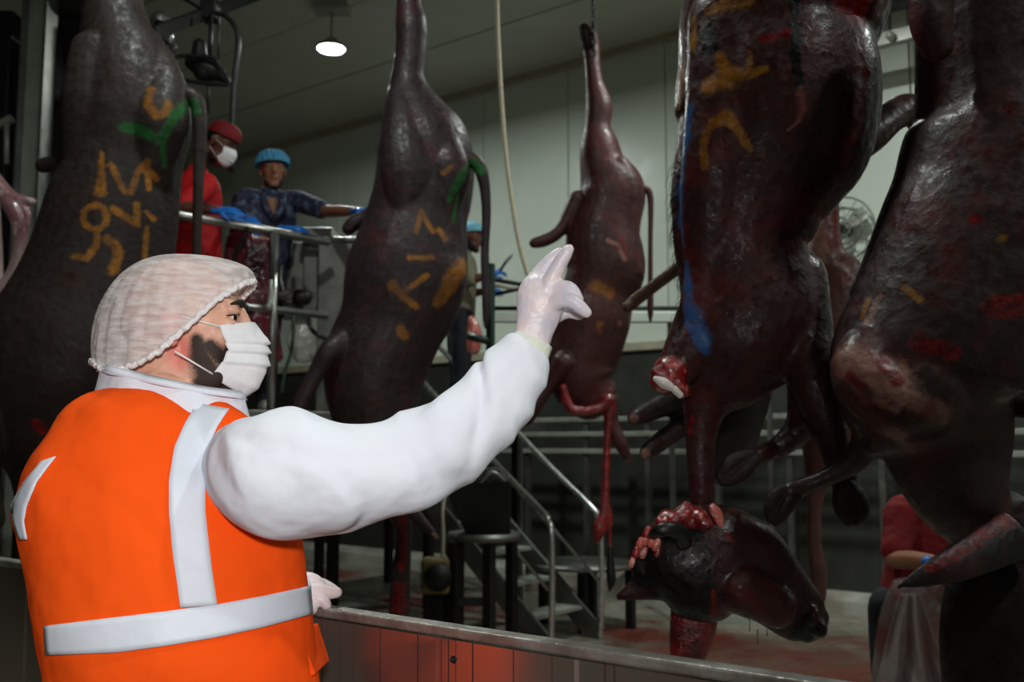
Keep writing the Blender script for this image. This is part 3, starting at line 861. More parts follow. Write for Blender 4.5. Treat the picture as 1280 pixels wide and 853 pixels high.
mb = MB().tube(spline(K([(895, 300, 12, 3.5), (868, 320, 8, 3.8), (845, 337, 8, 4.0), (820, 356, 7.5, 4.1), (795, 375, 8, 4.2), (785, 384, 7, 4.2)], Y)), n=12)
build('hind_leg', mb, HBR, c7, True)

# ---- pale flayed side at the left edge
Y = 5.2
c8 = carcass('flayed_carcass', 'pale pink flayed carcass cut off by the left edge of the picture', 'carcass', P(-30, 460, Y))
mb = MB()
mb.tube(spline(K([(-50, 0, 12), (-52, 80, 18), (-50, 160, 30), (-46, 220, 38), (-44, 300, 42), (-40, 380, 40), (-30, 450, 24)], Y, 0.8)), n=22)
mb.tube(spline(K([(-26, 212, 18), (-4, 232, 12), (16, 248, 9), (40, 252, 5)], 5.1)), n=14)
mb.tube(spline(K([(2, 240, 10), (18, 262, 11), (26, 292, 9), (22, 325, 8), (12, 352, 10), (-6, 366, 14)], 5.1)), n=14)
mb.tube(spline(K([(26, 256, 6), (34, 268, 5), (28, 290, 6)], 5.1)), n=10)
blob('body', mb, M['skinned'], c8, 0.008, 4)

# ------------------------------------------------------------------ people
def skin(name, c, beard=srgb(38, 26, 21), warm=None):
    m = NT(name)
    n = m.noise(30, 4)
    col = m.mix(m.rng(n, 0.3, 0.7), tuple(x * 0.86 for x in c[:3]) + (1,), c)
    if warm: col = m.mix(m.rng(m.attr('flush'), 0, 1, 0, 0.7), col, warm)
    br = m.noise(520, 2, rough=0.7)
    f = m.rng(m.math('ADD', m.attr('beard'), m.math('MULTIPLY', m.math('SUBTRACT', br, 0.5), 0.9)), 0.15, 0.85)
    col = m.mix(f, col, m.mix(br, beard, tuple(x * 2.2 for x in beard[:3]) + (1,)))
    m.set(col=col, rough=m.rng(f, 0, 1, 0.45, 0.7), sss=0.08, spec=0.4)
    m.b.inputs['Subsurface Radius'].default_value = (0.01, 0.004, 0.002)
    m.bump(m.noise(220, 3), 0.2, 0.003)
    return m.m

def cloth(name, c, c2=None, rough=0.75, wr=0.5, scale=7, spec=0.3, fine=0.1, dist=0.05):
    m = NT(name)
    col = m.mix(m.rng(m.noise(4, 4), 0.35, 0.65), c2 if c2 else tuple(x * 0.9 for x in c[:3]) + (1,), c)
    m.set(col=col, rough=rough, spec=spec)
    b = m.bump(m.noise(scale, 3, (1.0, 1.0, 1.0), 0.5), wr, dist)
    m.bump(m.noise(400, 2), fine, 0.002, b)
    return m.m

def net(name, c, clear, lines=70):
    m = NT(name)
    n = m.noise(lines, 2, (0.35, 0.6, 1.6), 0.5)
    m.set(col=c, rough=0.8, spec=0.2)
    m.bump(n, 0.8, 0.006)
    tr = m.n.new('ShaderNodeBsdfTransparent'); mx = m.n.new('ShaderNodeMixShader')
    m.link(m.rng(n, 0.38, 0.62, max(0, 1 - clear - 0.10), min(1, 1 - clear + 0.14)), mx.inputs[0])
    m.link(tr.outputs[0], mx.inputs[1]); m.link(m.b.outputs[0], mx.inputs[2])
    m.link(mx.outputs[0], m.out.inputs['Surface'])
    return m.m

M['skin_fair'] = skin('fair_skin', srgb(222, 170, 146), warm=srgb(225, 120, 110))
M['skin_brown'] = skin('brown_skin', srgb(140, 92, 66), beard=srgb(18, 13, 11))
M['skin_dark'] = skin('dark_brown_skin', srgb(98, 58, 42), beard=srgb(14, 10, 9))
M['coverall'] = cloth('white_coverall', srgb(228, 232, 242), srgb(218, 222, 234), wr=0.4, scale=7, dist=0.05)
M['vest'] = cloth('fluorescent_orange', (1.0, 0.105, 0.008, 1), (0.95, 0.085, 0.006, 1), 0.85, 0.45, 6, 0.08)
M['reflect'] = cloth('grey_reflective_tape', srgb(224, 231, 242), srgb(210, 217, 230), 0.5, 0.15, 8, 0.4)
M['latex'] = simple('white_latex', srgb(232, 214, 212), 0.42, var=0.08, scale=20, bump=0.25, bscale=60, c2=srgb(206, 200, 212))
M['cuff'] = cloth('knit_cuff', srgb(226, 230, 216), wr=0.2, scale=40)
M['cap_white'] = net('hairnet_white', srgb(240, 234, 234), 0.48, 75)
M['cap_blue'] = simple('blue_cap_net', srgb(70, 150, 190), 0.7, var=0.35, scale=60, bump=0.5, bscale=60)
M['mask'] = cloth('mask_paper', srgb(238, 238, 242), wr=0.1, scale=30, rough=0.7)
M['loop'] = simple('white_elastic', srgb(240, 240, 240), 0.6, var=0.05)
M['eye_white'] = simple('eye_white', srgb(225, 215, 210), 0.2, var=0.05)
M['iris'] = simple('dark_iris', srgb(22, 13, 9), 0.1)
M['brow'] = simple('dark_eyebrow', srgb(24, 17, 14), 0.7)
M['blue_glove'] = simple('blue_nitrile', srgb(28, 110, 200), 0.35, var=0.3, scale=25)
M['red_cloth'] = cloth('red_tunic', srgb(190, 18, 24), srgb(150, 12, 18), 0.7, 0.6, 8)
M['red_shirt'] = cloth('dark_red_shirt', srgb(112, 8, 12), srgb(86, 6, 10), 0.8, 0.6, 8)
M['red_cap'] = cloth('red_cap', srgb(120, 18, 28), None, 0.7, 0.3)
M['trousers'] = cloth('dark_trousers', srgb(34, 36, 42), None, 0.8, 0.5)
M['white_trousers'] = cloth('white_trousers', srgb(205, 205, 205), None, 0.8, 0.5)
M['boot'] = simple('rubber_boot', srgb(190, 190, 185), 0.4)
M['shirt_grey'] = cloth('dull_shirt', srgb(120, 116, 96), None, 0.8, 0.5)
def shirt_blue():
    m = NT('navy_patterned_shirt')
    v = m.n.new('ShaderNodeTexVoronoi'); v.inputs['Scale'].default_value = 16
    m.link(m.tc.outputs['Object'], v.inputs['Vector'])
    n = m.noise(14, 4, rough=0.7)
    col = m.mix(m.rng(n, 0.50, 0.62, 0, 0.8), srgb(26, 32, 58), srgb(92, 106, 132))
    col = m.mix(m.rng(v.outputs['Distance'], 0.1, 0.3, 0.5, 0), col, srgb(14, 16, 30))
    m.set(col=col, rough=0.8)
    m.bump(m.noise(8, 3), 0.5, 0.05)
    return m.m
M['navy'] = shirt_blue()
def plastic(name, c, clear, rough=0.12, red=None):
    m = NT(name)
    n = m.noise(5, 4)
    m.set(col=(m.mix(m.rng(m.noise(3, 4), 0.45, 0.6), c, red) if red else c), rough=rough, spec=0.8)
    m.bump(m.noise(9, 4, (1, 1, 0.5)), 0.9, 0.05)
    tr = m.n.new('ShaderNodeBsdfTransparent'); mx = m.n.new('ShaderNodeMixShader'); mx.inputs[0].default_value = 1 - clear
    m.link(tr.outputs[0], mx.inputs[1]); m.link(m.b.outputs[0], mx.inputs[2]); m.link(mx.outputs[0], m.out.inputs['Surface'])
    return m.m
M['apron_red'] = plastic('bloodied_plastic_apron', srgb(70, 24, 34), 0.1, 0.16, srgb(130, 30, 38))
M['apron_clear'] = plastic('clear_plastic_apron', srgb(150, 140, 138), 0.55, 0.12, srgb(120, 70, 68))

def frame(fwd, tilt=0.0, roll=0.0):
    """3x3: local x = face direction, y = the person's left, z = up; tilt > 0 looks down"""
    f = Vector((fwd[0], fwd[1], 0)).normalized(); l = Z.cross(f).normalized()
    R = Matrix((f, l, Z)).transposed()
    return R @ Matrix.Rotation(tilt, 3, 'Y') @ Matrix.Rotation(roll, 3, 'X')

def head(mb, C, R, s=1.0, beard=0.0, hair=False):
    def E(c, r, rot=None): mb.ell(C + R @ (Vector(c) * s), [k * s for k in r], R @ rot if rot else R, 24, 16)
    E((-0.010, 0, 0.030), (0.094, 0.075, 0.084))
    E((0.030, 0, 0.012), (0.062, 0.066, 0.090))
    E((0.034, 0, -0.035), (0.058, 0.060, 0.070))
    E((0.045, 0, -0.078), (0.044, 0.045, 0.036))
    E((0.072, 0, -0.097), (0.020, 0.024, 0.018))
    for y in (-1, 1):
        E((0.074, y * 0.030, 0.036), (0.016, 0.028, 0.010))          # brow
        E((0.058, y * 0.042, -0.016), (0.024, 0.019, 0.022))         # cheek
        E((0.078, y * 0.034, 0.0245), (0.0135, 0.021, 0.0062))          # upper lid
        E((0.076, y * 0.034, 0.0055), (0.0125, 0.020, 0.0058))          # lower lid
        rot = Matrix.Rotation(0.25, 3, 'Y')
        E((-0.008, y * 0.078, 0.002), (0.019, 0.009, 0.032), rot)     # ear
        E((-0.018, y * 0.084, 0.010), (0.009, 0.006, 0.024), rot)
        E((-0.004, y * 0.080, -0.028), (0.009, 0.007, 0.011), rot)
        E((0.098, y * 0.010, -0.024), (0.010, 0.009, 0.008))         # nostril wings
    mb.tube([(C + R @ (Vector(p) * s), r * s, r * s) for p, r in (((0.088, 0, 0.030), 0.009), ((0.100, 0, 0.004), 0.010), ((0.110, 0, -0.018), 0.0125))], n=12)
    E((0.090, 0, -0.050), (0.012, 0.023, 0.007)); E((0.088, 0, -0.062), (0.011, 0.020, 0.007))
    if beard:
        E((0.060, 0, -0.100), (0.034, 0.040, 0.032)); E((0.03, -0.046, -0.075), (0.045, 0.018, 0.035)); E((0.03, 0.046, -0.075), (0.045, 0.018, 0.035))
    if hair:
        E((-0.025, 0, 0.035), (0.09, 0.08, 0.085))

def eyes(C, R, s, parent, sides=(-1, 1)):
    for y in sides:
        c = C + R @ (Vector((0.0745, y * 0.033, 0.015)) * s)
        e = build('eye', MB().ell(c, [0.0118 * s] * 3, R), M['eye_white'], parent, True)
        build('iris', MB().ell(c + R @ (Vector((0.0082, y * 0.003, 0)) * s), [0.0042 * s, 0.0066 * s, 0.0066 * s], R), M['iris'], e, True)
        lp = [(0.086, y * 0.018, 0.0185), (0.0885, y * 0.030, 0.0215), (0.083, y * 0.044, 0.0195), (0.073, y * 0.052, 0.0165)]
        build('eyelash', MB().tube(spline([(C + R @ (Vector(p) * s), 0.0011 * s, 0.0013 * s) for p in lp], 4), n=6), M['brow'], e, True)
        pts = [(0.091, y * 0.012, 0.038), (0.0925, y * 0.024, 0.041), (0.089, y * 0.041, 0.040), (0.079, y * 0.055, 0.035)]
        build('eyebrow', MB().tube(spline([(C + R @ (Vector(p) * s), w_ * s, w_ * s) for p, w_ in zip(pts, (0.004, 0.0058, 0.0046, 0.0018))], 4), n=8), M['brow'], parent, True)

def cap_dome(C, R, s, slope, ra, rb, rn, off=(-0.008, 0, 0.004), nu=96, nv=24, ruffle=0.0025, droop=0.0):
    """bouffant cap: a dome over a tilted rim"""
    dx = Vector((math.cos(slope), 0, math.sin(slope))); dn = Vector((-math.sin(slope), 0, math.cos(slope)))
    rng = random.Random(2); ph = [rng.uniform(0, 6.28) for _ in range(6)]
    vs = []; fs = []
    for j in range(nv + 1):
        b = (math.pi / 2) * j / nv
        cr = math.cos(b) ** 0.72 if j < nv else 0.0; hh = math.sin(b) ** 0.85
        for i in range(nu):
            a = 2 * math.pi * i / nu
            k = 1 + (ruffle / 0.1) * (math.sin(a * 17 + ph[0] + 3 * b) + 0.8 * math.sin(a * 29 + ph[1] - 4 * b) + 0.5 * math.sin(a * 43 + 6 * b)) * (0.35 + 0.65 * math.cos(b))
            p = Vector(off) + dx * (ra * cr * math.cos(a) * k) + Vector((0, 1, 0)) * (rb * cr * math.sin(a) * k) + dn * (rn * hh * (1 + (k - 1) * 0.5))
            if droop: p += (-dx) * droop * max(0, -math.cos(a)) * math.sin(2 * b)
            vs.append(C + R @ (p * s))
    for j in range(nv):
        for i in range(nu):
            a = j * nu + i; b2 = j * nu + (i + 1) % nu
            fs.append((a, b2, b2 + nu, a + nu))
    dome = MB().add(vs, fs)
    ring = []
    for i in range(nu + 2):
        a = 2 * math.pi * i / nu
        k = 1 + 0.03 * math.sin(a * 26) + 0.02 * math.sin(a * 41)
        p = Vector(off) + dx * (ra * math.cos(a) * k) + Vector((0, 1, 0)) * (rb * math.sin(a) * k) + dn * 0.002 * math.sin(a * 33)
        ring.append((C + R @ (p * s), 0.0055 * s, 0.0045 * s))
    return dome, MB().tube(ring, n=8, axis=R @ dn, rnd=False)

def face_mask(C, R, s):
    """pleated mask over nose and chin"""
    nu, nt = 29, 49
    prof = [(0.0, 0.112, 0.012), (0.25, 0.130, -0.012), (0.5, 0.134, -0.038), (0.75, 0.132, -0.070), (0.9, 0.120, -0.098), (1.0, 0.100, -0.112)]
    side = [(0.0, 0.062, 0.000), (0.3, 0.070, -0.022), (0.5, 0.076, -0.040), (0.7, 0.066, -0.062), (1.0, 0.052, -0.082)]
    def interp(tab, t):
        for a, b in zip(tab, tab[1:]):
            if t <= b[0]:
                k = (t - a[0]) / (b[0] - a[0]); return a[1] + (b[1] - a[1]) * k, a[2] + (b[2] - a[2]) * k
        return tab[-1][1:]
    vs = []; fs = []
    for j in range(nt):
        t = j / (nt - 1)
        xc, zc = interp(prof, t); xs, zs = interp(side, t)
        pl = 0.0
        for c in (0.36, 0.52, 0.68):
            u = (t - c) / 0.14
            if -1 < u < 0.05: pl = max(pl, 0.007 * (1 + min(u, 0) if u < 0 else 0))
        for i in range(nu):
            q = -1 + 2 * i / (nu - 1)
            w = 1 - abs(q) ** 1.7
            x = xs + (xc - xs) * w; z = zs + (zc - zs) * w
            y = 0.060 * math.copysign(abs(q) ** 0.85, q)
            p = Vector((x + pl * (0.4 + 0.6 * w), y * (1 + pl * 6), z))
            vs.append(C + R @ (p * s))
    for j in range(nt - 1):
        for i in range(nu - 1):
            a = j * nu + i; fs.append((a, a + 1, a + 1 + nu, a + nu))
    return MB().add(vs, fs)

def mask_on(C, R, s, parent, loops=True):
    o = build('face_mask', face_mask(C, R, s), M['mask'], parent, True)
    sol = o.modifiers.new('thick', 'SOLIDIFY'); sol.thickness = 0.002
    if loops:
        for y in (-1, 1):
            for a, b in (((0.064, y * 0.060, -0.003), (-0.016, y * 0.088, 0.016)), ((0.054, y * 0.060, -0.078), (0.000, y * 0.088, -0.045))):
                build('ear_loop', MB().bar(C + R @ (Vector(a) * s), C + R @ (Vector(b) * s), 0.0015, 6), M['loop'], o, True)
    return o

def hand(mb, w, d, n, side, curl=0.5, s=1.0, thumb=0.7):
    """wrist point, finger direction, back-of-hand normal, side = +1/-1 for the thumb"""
    d = d.normalized(); n = (n - d * n.dot(d)).normalized(); x = d.cross(n) * side
    mb.tube([(w - d * 0.02 * s, 0.028 * s, 0.022 * s), (w + d * 0.02 * s, 0.034 * s, 0.018 * s), (w + d * 0.055 * s, 0.041 * s, 0.016 * s), (w + d * 0.09 * s, 0.040 * s, 0.013 * s)], n=16, axis=x)
    for k, (o, L) in enumerate(((0.030, 0.072), (0.010, 0.080), (-0.011, 0.074), (-0.030, 0.058))):
        p = w + d * (0.088 - 0.006 * abs(k - 1)) * s + x * o * s
        dr = d.copy(); ang = curl * (0.5 + 0.12 * k); rings = [(p - d * 0.015 * s, 0.0095 * s, 0.0095 * s), (p, 0.0095 * s, 0.0095 * s)]
        ca = 0
        for f, seg in enumerate((0.45, 0.32, 0.23)):
            ca += ang * (1.0, 1.2, 0.8)[f]
            dr = d * math.cos(ca) - n * math.sin(ca)
            p = p + dr * L * seg * s
            rings.append((p, (0.009, 0.0082, 0.007)[f] * s, (0.009, 0.0082, 0.007)[f] * s))
        mb.tube(spline(rings, 3), n=10, axis=x)
    p = w + d * 0.03 * s + x * 0.03 * s
    dr = (d * 0.6 + x * thumb - n * 0.35).normalized(); d2 = (d * 0.9 + x * thumb * 0.3 - n * 0.45).normalized()
    mb.tube(spline([(p - dr * 0.015 * s, 0.013 * s, 0.012 * s), (p + dr * 0.03 * s, 0.011 * s, 0.011 * s), (p + dr * 0.035 * s + d2 * 0.025 * s, 0.0095 * s, 0.0095 * s), (p + dr * 0.035 * s + d2 * 0.045 * s, 0.007 * s, 0.007 * s)], 3), n=10)

# ================================================================== the inspector
insp = thing('person', 'person in an orange reflective vest, white coverall and hairnet, pointing with a gloved hand', 'person', Vector((-0.53, 1.57, 0)))
HC = P(231, 411, 1.62); HR = frame((math.cos(0.16), math.sin(0.16)), 0.0)
S = 1.0
# ---- body: head, neck and a core under the clothes
bmb = MB()
head(bmb, HC, HR, S, beard=1)
nk0 = HC + HR @ Vector((-0.03, 0, -0.05)); nk1 = P(200, 500, 1.59)
bmb.tube(spline([(nk0, 0.062, 0.060), ((nk0 + nk1) / 2 + Vector((0, 0, -0.01)), 0.060, 0.058), (nk1, 0.066, 0.064)], 4), n=20)
TOR = [(202, 506, 56, 1.58, 0.75), (197, 520, 96, 1.57, 0.68), (188, 560, 128, 1.56, 0.66), (184, 610, 150, 1.55, 0.64), (192, 660, 156, 1.55, 0.62), (207, 720, 152, 1.55, 0.64), (218, 780, 150, 1.55, 0.66), (224, 850, 152, 1.55, 0.68)]
core = K([(a, b, r * 0.70, y, q) for a, b, r, y, q in TOR])
bmb.tube(spline(core), n=20)
hipc = P(226, 900, 1.55)
for s_ in (-1, 1):
    hx = Vector((hipc.x + s_ * 0.095, hipc.y, hipc.z - 0.02))
    bmb.tube(spline([(hx + Z * 0.08, 0.07, 0.07), (hx - Z * 0.2, 0.07, 0.07), (Vector((hx.x, hx.y, 0.5)), 0.05, 0.05), (Vector((hx.x, hx.y, 0.12)), 0.04, 0.04)]), n=14)
RARM = [(338, 592, 46, 1.49), (420, 592, 44, 1.50), (500, 580, 40, 1.53), (552, 553, 38, 1.55), (608, 508, 30, 1.59), (648, 458, 19, 1.62), (660, 434, 15, 1.625)]
bmb.tube(spline(K([(250, 590, 40, 1.56)] + RARM)), n=16)
bo = blob('body', bmb, M['skin_fair'], insp, 0.0042, 4)
paint(bo, {'beard': [([(246, 425), (250, 445), (262, 470), (278, 492), (292, 500)], [7, 12, 16, 18, 16]), ([(262, 432), (280, 452), (296, 470)], [7, 12, 14]), ([(252, 478), (268, 502), (285, 512)], [10, 14, 14]), ([(285, 440)], 8)],
           'flush': [([(212, 402), (216, 420), (226, 446)], 14)]})
eyes(HC, HR, S, insp, (-1, 1))
# ---- hairnet
def bouffant(C, R, s, nu=140, nv=30):
    tab = [(-0.14, -0.056), (-0.115, -0.072), (-0.085, -0.076), (-0.055, -0.066), (-0.022, -0.046), (0.02, -0.004), (0.06, 0.040), (0.108, 0.080)]
    def zr(x):
        if x <= tab[0][0]: return tab[0][1]
        for a, b in zip(tab, tab[1:]):
            if x <= b[0]: return a[1] + (b[1] - a[1]) * (x - a[0]) / (b[0] - a[0])
        return tab[-1][1]
    A = Vector((-0.012, 0, 0.122)); vs = []; fs = []; rim = []
    def rimp(a):
        x = -0.016 + 0.124 * math.cos(a); y = 0.094 * math.sin(a)
        return Vector((x, y, zr(x)))
    for j in range(nv + 1):
        b = (math.pi / 2) * j / nv
        cr = max(0.0, math.cos(b)) ** 0.85; hh = math.sin(b) ** 0.9
        for i in range(nu):
            a = 2 * math.pi * i / nu; q = rimp(a)
            w = (0.3 + 0.7 * math.cos(b)) * min(1, j / 2 + 0.3)
            k = 1 + w * (0.010 * math.sin(a * 19 + 4 * b) + 0.008 * math.sin(a * 31 - 5 * b) + 0.007 * math.sin(a * 53 + 3 * b)) + 0.05 * math.sin(2 * b)
            vs.append(C + R @ (Vector((A.x + (q.x - A.x) * cr * k, q.y * cr * k, q.z + (A.z - q.z) * hh)) * s))
    for j in range(nv):
        for i in range(nu):
            a = j * nu + i; b2 = j * nu + (i + 1) % nu
            fs.append((a, b2, b2 + nu, a + nu))
    for i in range(nu * 2 + 2):
        a = math.pi * i / nu; q = rimp(a); k = 1 + 0.012 * math.sin(a * 47) + 0.008 * math.sin(a * 71)
        rim.append((C + R @ (Vector((q.x * k, q.y * k, q.z + 0.0015 * math.sin(a * 59))) * s), 0.0050 * s, 0.0036 * s))
    return MB().add(vs, fs), MB().tube(rim, n=8, axis=R @ Vector((-0.6, 0, 0.8)), rnd=False)
dome, rim = bouffant(HC, HR, S)
co = build('hairnet', dome, M['cap_white'], insp, True)
build('elastic_rim', rim, cloth('rim_white', srgb(240, 234, 234), wr=0.3, scale=60), co, True)
mask_on(HC, HR, S, insp)

# ---- white coverall: trunk, raised right sleeve, left sleeve, legs
cm = MB()
cm.tube(spline(K([(a, b, r * 0.84, y, q) for a, b, r, y, q in TOR])), n=28)
cm.tube(spline(K([(278, 570, 46, 1.54, 0.8), (315, 584, 66, 1.48, 0.85), (345, 590, 80, 1.46, 0.85), (400, 595, 74, 1.47, 0.85), (450, 591, 66, 1.49, 0.9), (503, 581, 62, 1.51, 0.9), (545, 560, 62, 1.53, 0.9),
                  (578, 535, 58, 1.55, 0.9), (612, 503, 52, 1.575, 0.9), (640, 470, 43, 1.60, 0.9), (655, 451, 35, 1.61, 0.9)])), n=26)
lsh = (66, 640, 44, 1.63)
cm.tube(spline(K([(110, 610, 62, 1.60, 0.8), (84, 648, 38, 1.68), (110, 720, 38, 1.75), (150, 790, 40, 1.80), (210, 790, 38, 1.80), (290, 762, 34, 1.79), (350, 742, 26, 1.775), (366, 738, 23, 1.77)])), n=18)
for s_ in (-1, 1):
    hx = Vector((hipc.x + s_ * 0.1, hipc.y, hipc.z - 0.02))
    cm.tube(spline([(hx + Z * 0.1, 0.075, 0.08), (hx - Z * 0.14, 0.10, 0.10), (Vector((hx.x, hx.y, 0.52)), 0.085, 0.09), (Vector((hx.x, hx.y, 0.09)), 0.075, 0.08)]), n=18)
    bt = MB().tube([(Vector((hx.x - 0.02, hx.y - 0.06, 0.045)), 0.045, 0.045), (Vector((hx.x + 0.05, hx.y + 0.15, 0.04)), 0.045, 0.04)], n=14)
    build('boot', bt, M['boot'], insp, True)
cov = blob('coverall', cm, M['coverall'], insp, 0.005, 9)
rumple(cov, 0.008, (8, 6, 4.5), 3.0, 0.6, 0.014, 0.10)
# collar standing round the neck
col_r = []
nkc = P(203, 487, 1.585)
ring = []
N = 40
vs = []; fs = []
for j, (dz, rr, w) in enumerate(((-0.050, 0.096, 0), (-0.02, 0.086, 0.002), (0.010, 0.080, 0.003), (0.018, 0.083, 0.003), (0.006, 0.089, 0.003))):
    for i in range(N):
        a = 2 * math.pi * i / N
        k = rr + w * math.sin(a * 7 + j) + 0.032 * max(0, math.cos(a - 0.1)) ** 2
        vs.append(nkc + Vector((k * math.cos(a) * 1.12, k * math.sin(a) * 0.95, dz - 0.022 * math.cos(a - 0.1))))
for j in range(4):
    for i in range(N):
        fs.append((j * N + i, j * N + (i + 1) % N, (j + 1) * N + (i + 1) % N, (j + 1) * N + i))
co = build('collar', MB().add(vs, fs), M['coverall'], insp, True)
so = co.modifiers.new('t', 'SOLIDIFY'); so.thickness = 0.003
# ---- vest
vm = MB()
VT = [(203, 530, 70, 1.58, 0.78), (198, 540, 106, 1.57, 0.72), (192, 562, 124, 1.56, 0.70), (186, 610, 152, 1.555, 0.67), (197, 655, 158, 1.55, 0.65), (212, 700, 164, 1.55, 0.65), (222, 760, 164, 1.55, 0.67), (231, 810, 163, 1.55, 0.70), (235, 880, 165, 1.55, 0.73), (236, 925, 166, 1.55, 0.74)]
vm.tube(spline(K(VT)), n=36)
vm.tube(spline(K([(90, 575, 36, 1.60), (58, 612, 34, 1.61), (36, 642, 24, 1.62), (46, 676, 20, 1.60), (70, 720, 24, 1.58)])), n=14)
vm.tube(spline(K([(236, 532, 34, 1.57), (275, 546, 44, 1.54), (300, 600, 50, 1.56), (330, 650, 45, 1.56)], 1.55, 0.9)), n=16)
vm.tube(spline(K([(150, 640, 70, 1.50, 0.5), (160, 700, 80, 1.50, 0.4)])), n=14)
vest = blob('vest', vm, M['vest'], insp, 0.0065, 7)
rumple(vest, 0.003, (7, 5, 3), 9.0, 0.25, 0.004, 0.12)
vb = world_bvh(vest)
vcb = world_bvh([vest, cov])
def strip(name, L, R, n, k, mat, parent, bvh, off=0.004, thick=0.002):
    """ribbon laid on the cloth between two outlines"""
    def res(poly, t):
        seg = [math.hypot(b[0] - a[0], b[1] - a[1]) for a, b in zip(poly, poly[1:])]; tot = sum(seg); d = t * tot
        for (a, b), s in zip(zip(poly, poly[1:]), seg):
            if d <= s + 1e-9: return (a[0] + (b[0] - a[0]) * d / s, a[1] + (b[1] - a[1]) * d / s)
            d -= s
        return poly[-1]
    vs = []; fs = []
    for i in range(n + 1):
        a = res(L, i / n); b = res(R, i / n)
        for j in range(k + 1):
            x, y = a[0] + (b[0] - a[0]) * j / k, a[1] + (b[1] - a[1]) * j / k
            p, nn = hit(bvh, x, y)
            vs.append(p + nn * off)
    for i in range(n):
        for j in range(k):
            q = i * (k + 1) + j
            fs.append((q, q + 1, q + k + 2, q + k + 1))
    o = build(name, MB().add(vs, fs), mat, parent, True)
    s = o.modifiers.new('t', 'SOLIDIFY'); s.thickness = thick; s.offset = 0
    return o
strip('reflective_strip', [(246, 506), (230, 530), (217, 560), (211, 600), (211, 640), (218, 710), (225, 760)], [(286, 514), (272, 535), (260, 562), (255, 600), (256, 640), (264, 710), (271, 757)], 40, 6, M['reflect'], vest, vb)
strip('reflective_strip', [(58, 782), (100, 777), (150, 771), (210, 764), (270, 756), (330, 745), (385, 733)], [(60, 818), (100, 817), (150, 815), (210, 807), (270, 797), (330, 784), (388, 768)], 48, 6, M['reflect'], vest, vb)
strip('reflective_strip', [(54, 578), (33, 604), (17, 632), (19, 650), (28, 674)], [(72, 572), (48, 604), (36, 634), (33, 652), (37, 674)], 20, 4, M['reflect'], vest, vb)
def piping(poly, r, mat, parent, bvh, name='piping'):
    pts = []
    for a, b in zip(poly, poly[1:]):
        for t in (0, 0.33, 0.66):
            x, y = a[0] + (b[0] - a[0]) * t, a[1] + (b[1] - a[1]) * t
            p, nn = hit(bvh, x, y); pts.append((p + nn * r * 0.4, r, r))
    p, nn = hit(bvh, *poly[-1]); pts.append((p + nn * r * 0.4, r, r))
    return build(name, MB().tube(spline(pts, 2), n=8), mat, parent, True)
# flap of the vest pocket at the side
fm = MB().box(P(391, 812, 1.6), Vector((0.010, 0.0, -0.030)), Vector((0.002, 0.05, 0)), Vector((0.006, 0, 0.002)))
build('pocket_flap', fm, M['vest'], vest, bevel=0.002)

# ---- raised right hand
gm = MB()
gm.tube(spline(K([(663, 436, 23, 1.615), (668, 414, 24, 1.62), (673, 394, 28, 1.62), (676, 374, 31, 1.62), (676, 358, 27, 1.625), (676, 350, 20, 1.63)], 1.62, 0.6)), n=18)
gm.tube(spline(K([(676, 385, 12, 1.615), (684, 362, 12, 1.612), (692, 345, 11, 1.608), (701, 328, 9.5, 1.604), (708, 316, 8.5, 1.60), (711, 312, 7, 1.60)])), n=12)
gm.tube(spline(K([(660, 380, 12, 1.63), (667, 356, 12, 1.632), (677, 340, 10.5, 1.635), (688, 327, 9.5, 1.635), (696, 319, 8, 1.635), (699, 316, 7, 1.635)])), n=12)
gm.tube(spline(K([(678, 370, 13, 1.622), (690, 363, 11.5, 1.614), (702, 360, 10.5, 1.604), (714, 363, 9.5, 1.598), (722, 374, 8, 1.60)])), n=12)
gm.tube(spline(K([(676, 386, 15, 1.620), (690, 379, 13.0, 1.611), (704, 375, 11, 1.596), (716, 377, 9.8, 1.586), (726, 385, 8.8, 1.586), (733, 391, 7.2, 1.588)])), n=12)
gm.tube(spline(K([(670, 405, 14, 1.64), (690, 396, 12, 1.655), (708, 390, 9, 1.655), (724, 394, 7, 1.645)])), n=12)
blob('glove', gm, M['latex'], insp, 0.0022, 7)
mb = MB().tube(spline(K([(655, 449, 27, 1.612), (661, 438, 27, 1.613), (667, 425, 25.5, 1.614)])), n=24, rnd=False)
build('glove_cuff', mb, M['cuff'], insp, True)
# ---- left hand resting on the barrier
d_ = ray(400, 745); tt = (A0 - CAM).dot(bn) / d_.dot(bn); BQ = CAM + d_ * tt
YB = BQ.y
gm = MB()
zt = ZB
def KB(lst): return K([(a, b, r, YB + dy, q) for a, b, r, dy, q in lst])
gm.tube(spline(KB([(356, 740, 21, 0.045, 0.8), (372, 735, 20, 0.035, 0.7), (388, 733, 17, 0.03, 0.7), (398, 737, 13, 0.03, 0.8)])), n=16)
gm.tube(spline(KB([(385, 727, 9, 0.045, 1), (402, 732, 9, 0.05, 1), (414, 738, 8.5, 0.05, 1), (420, 741, 7, 0.05, 1)])), n=12)
gm.tube(spline(KB([(385, 737, 10, 0.01, 1), (402, 739, 9.5, 0.012, 1), (414, 741, 8.5, 0.015, 1), (421, 741, 7, 0.018, 1)])), n=12)
gm.tube(spline(KB([(380, 744, 9, 0.0, 1), (394, 748, 8.5, 0.0, 1), (404, 752, 8, 0.0, 1), (408, 757, 7, 0.0, 1)])), n=12)
gm.tube(spline(KB([(378, 731, 9, 0.07, 1), (392, 738, 8.5, 0.08, 1), (402, 745, 8, 0.08, 1)])), n=12)
gm.tube(spline(KB([(368, 748, 10, 0.0, 1), (380, 756, 8.5, -0.01, 1), (390, 762, 7.5, -0.012, 1)])), n=12)
blob('glove', gm, M['latex'], insp, 0.0028, 3)

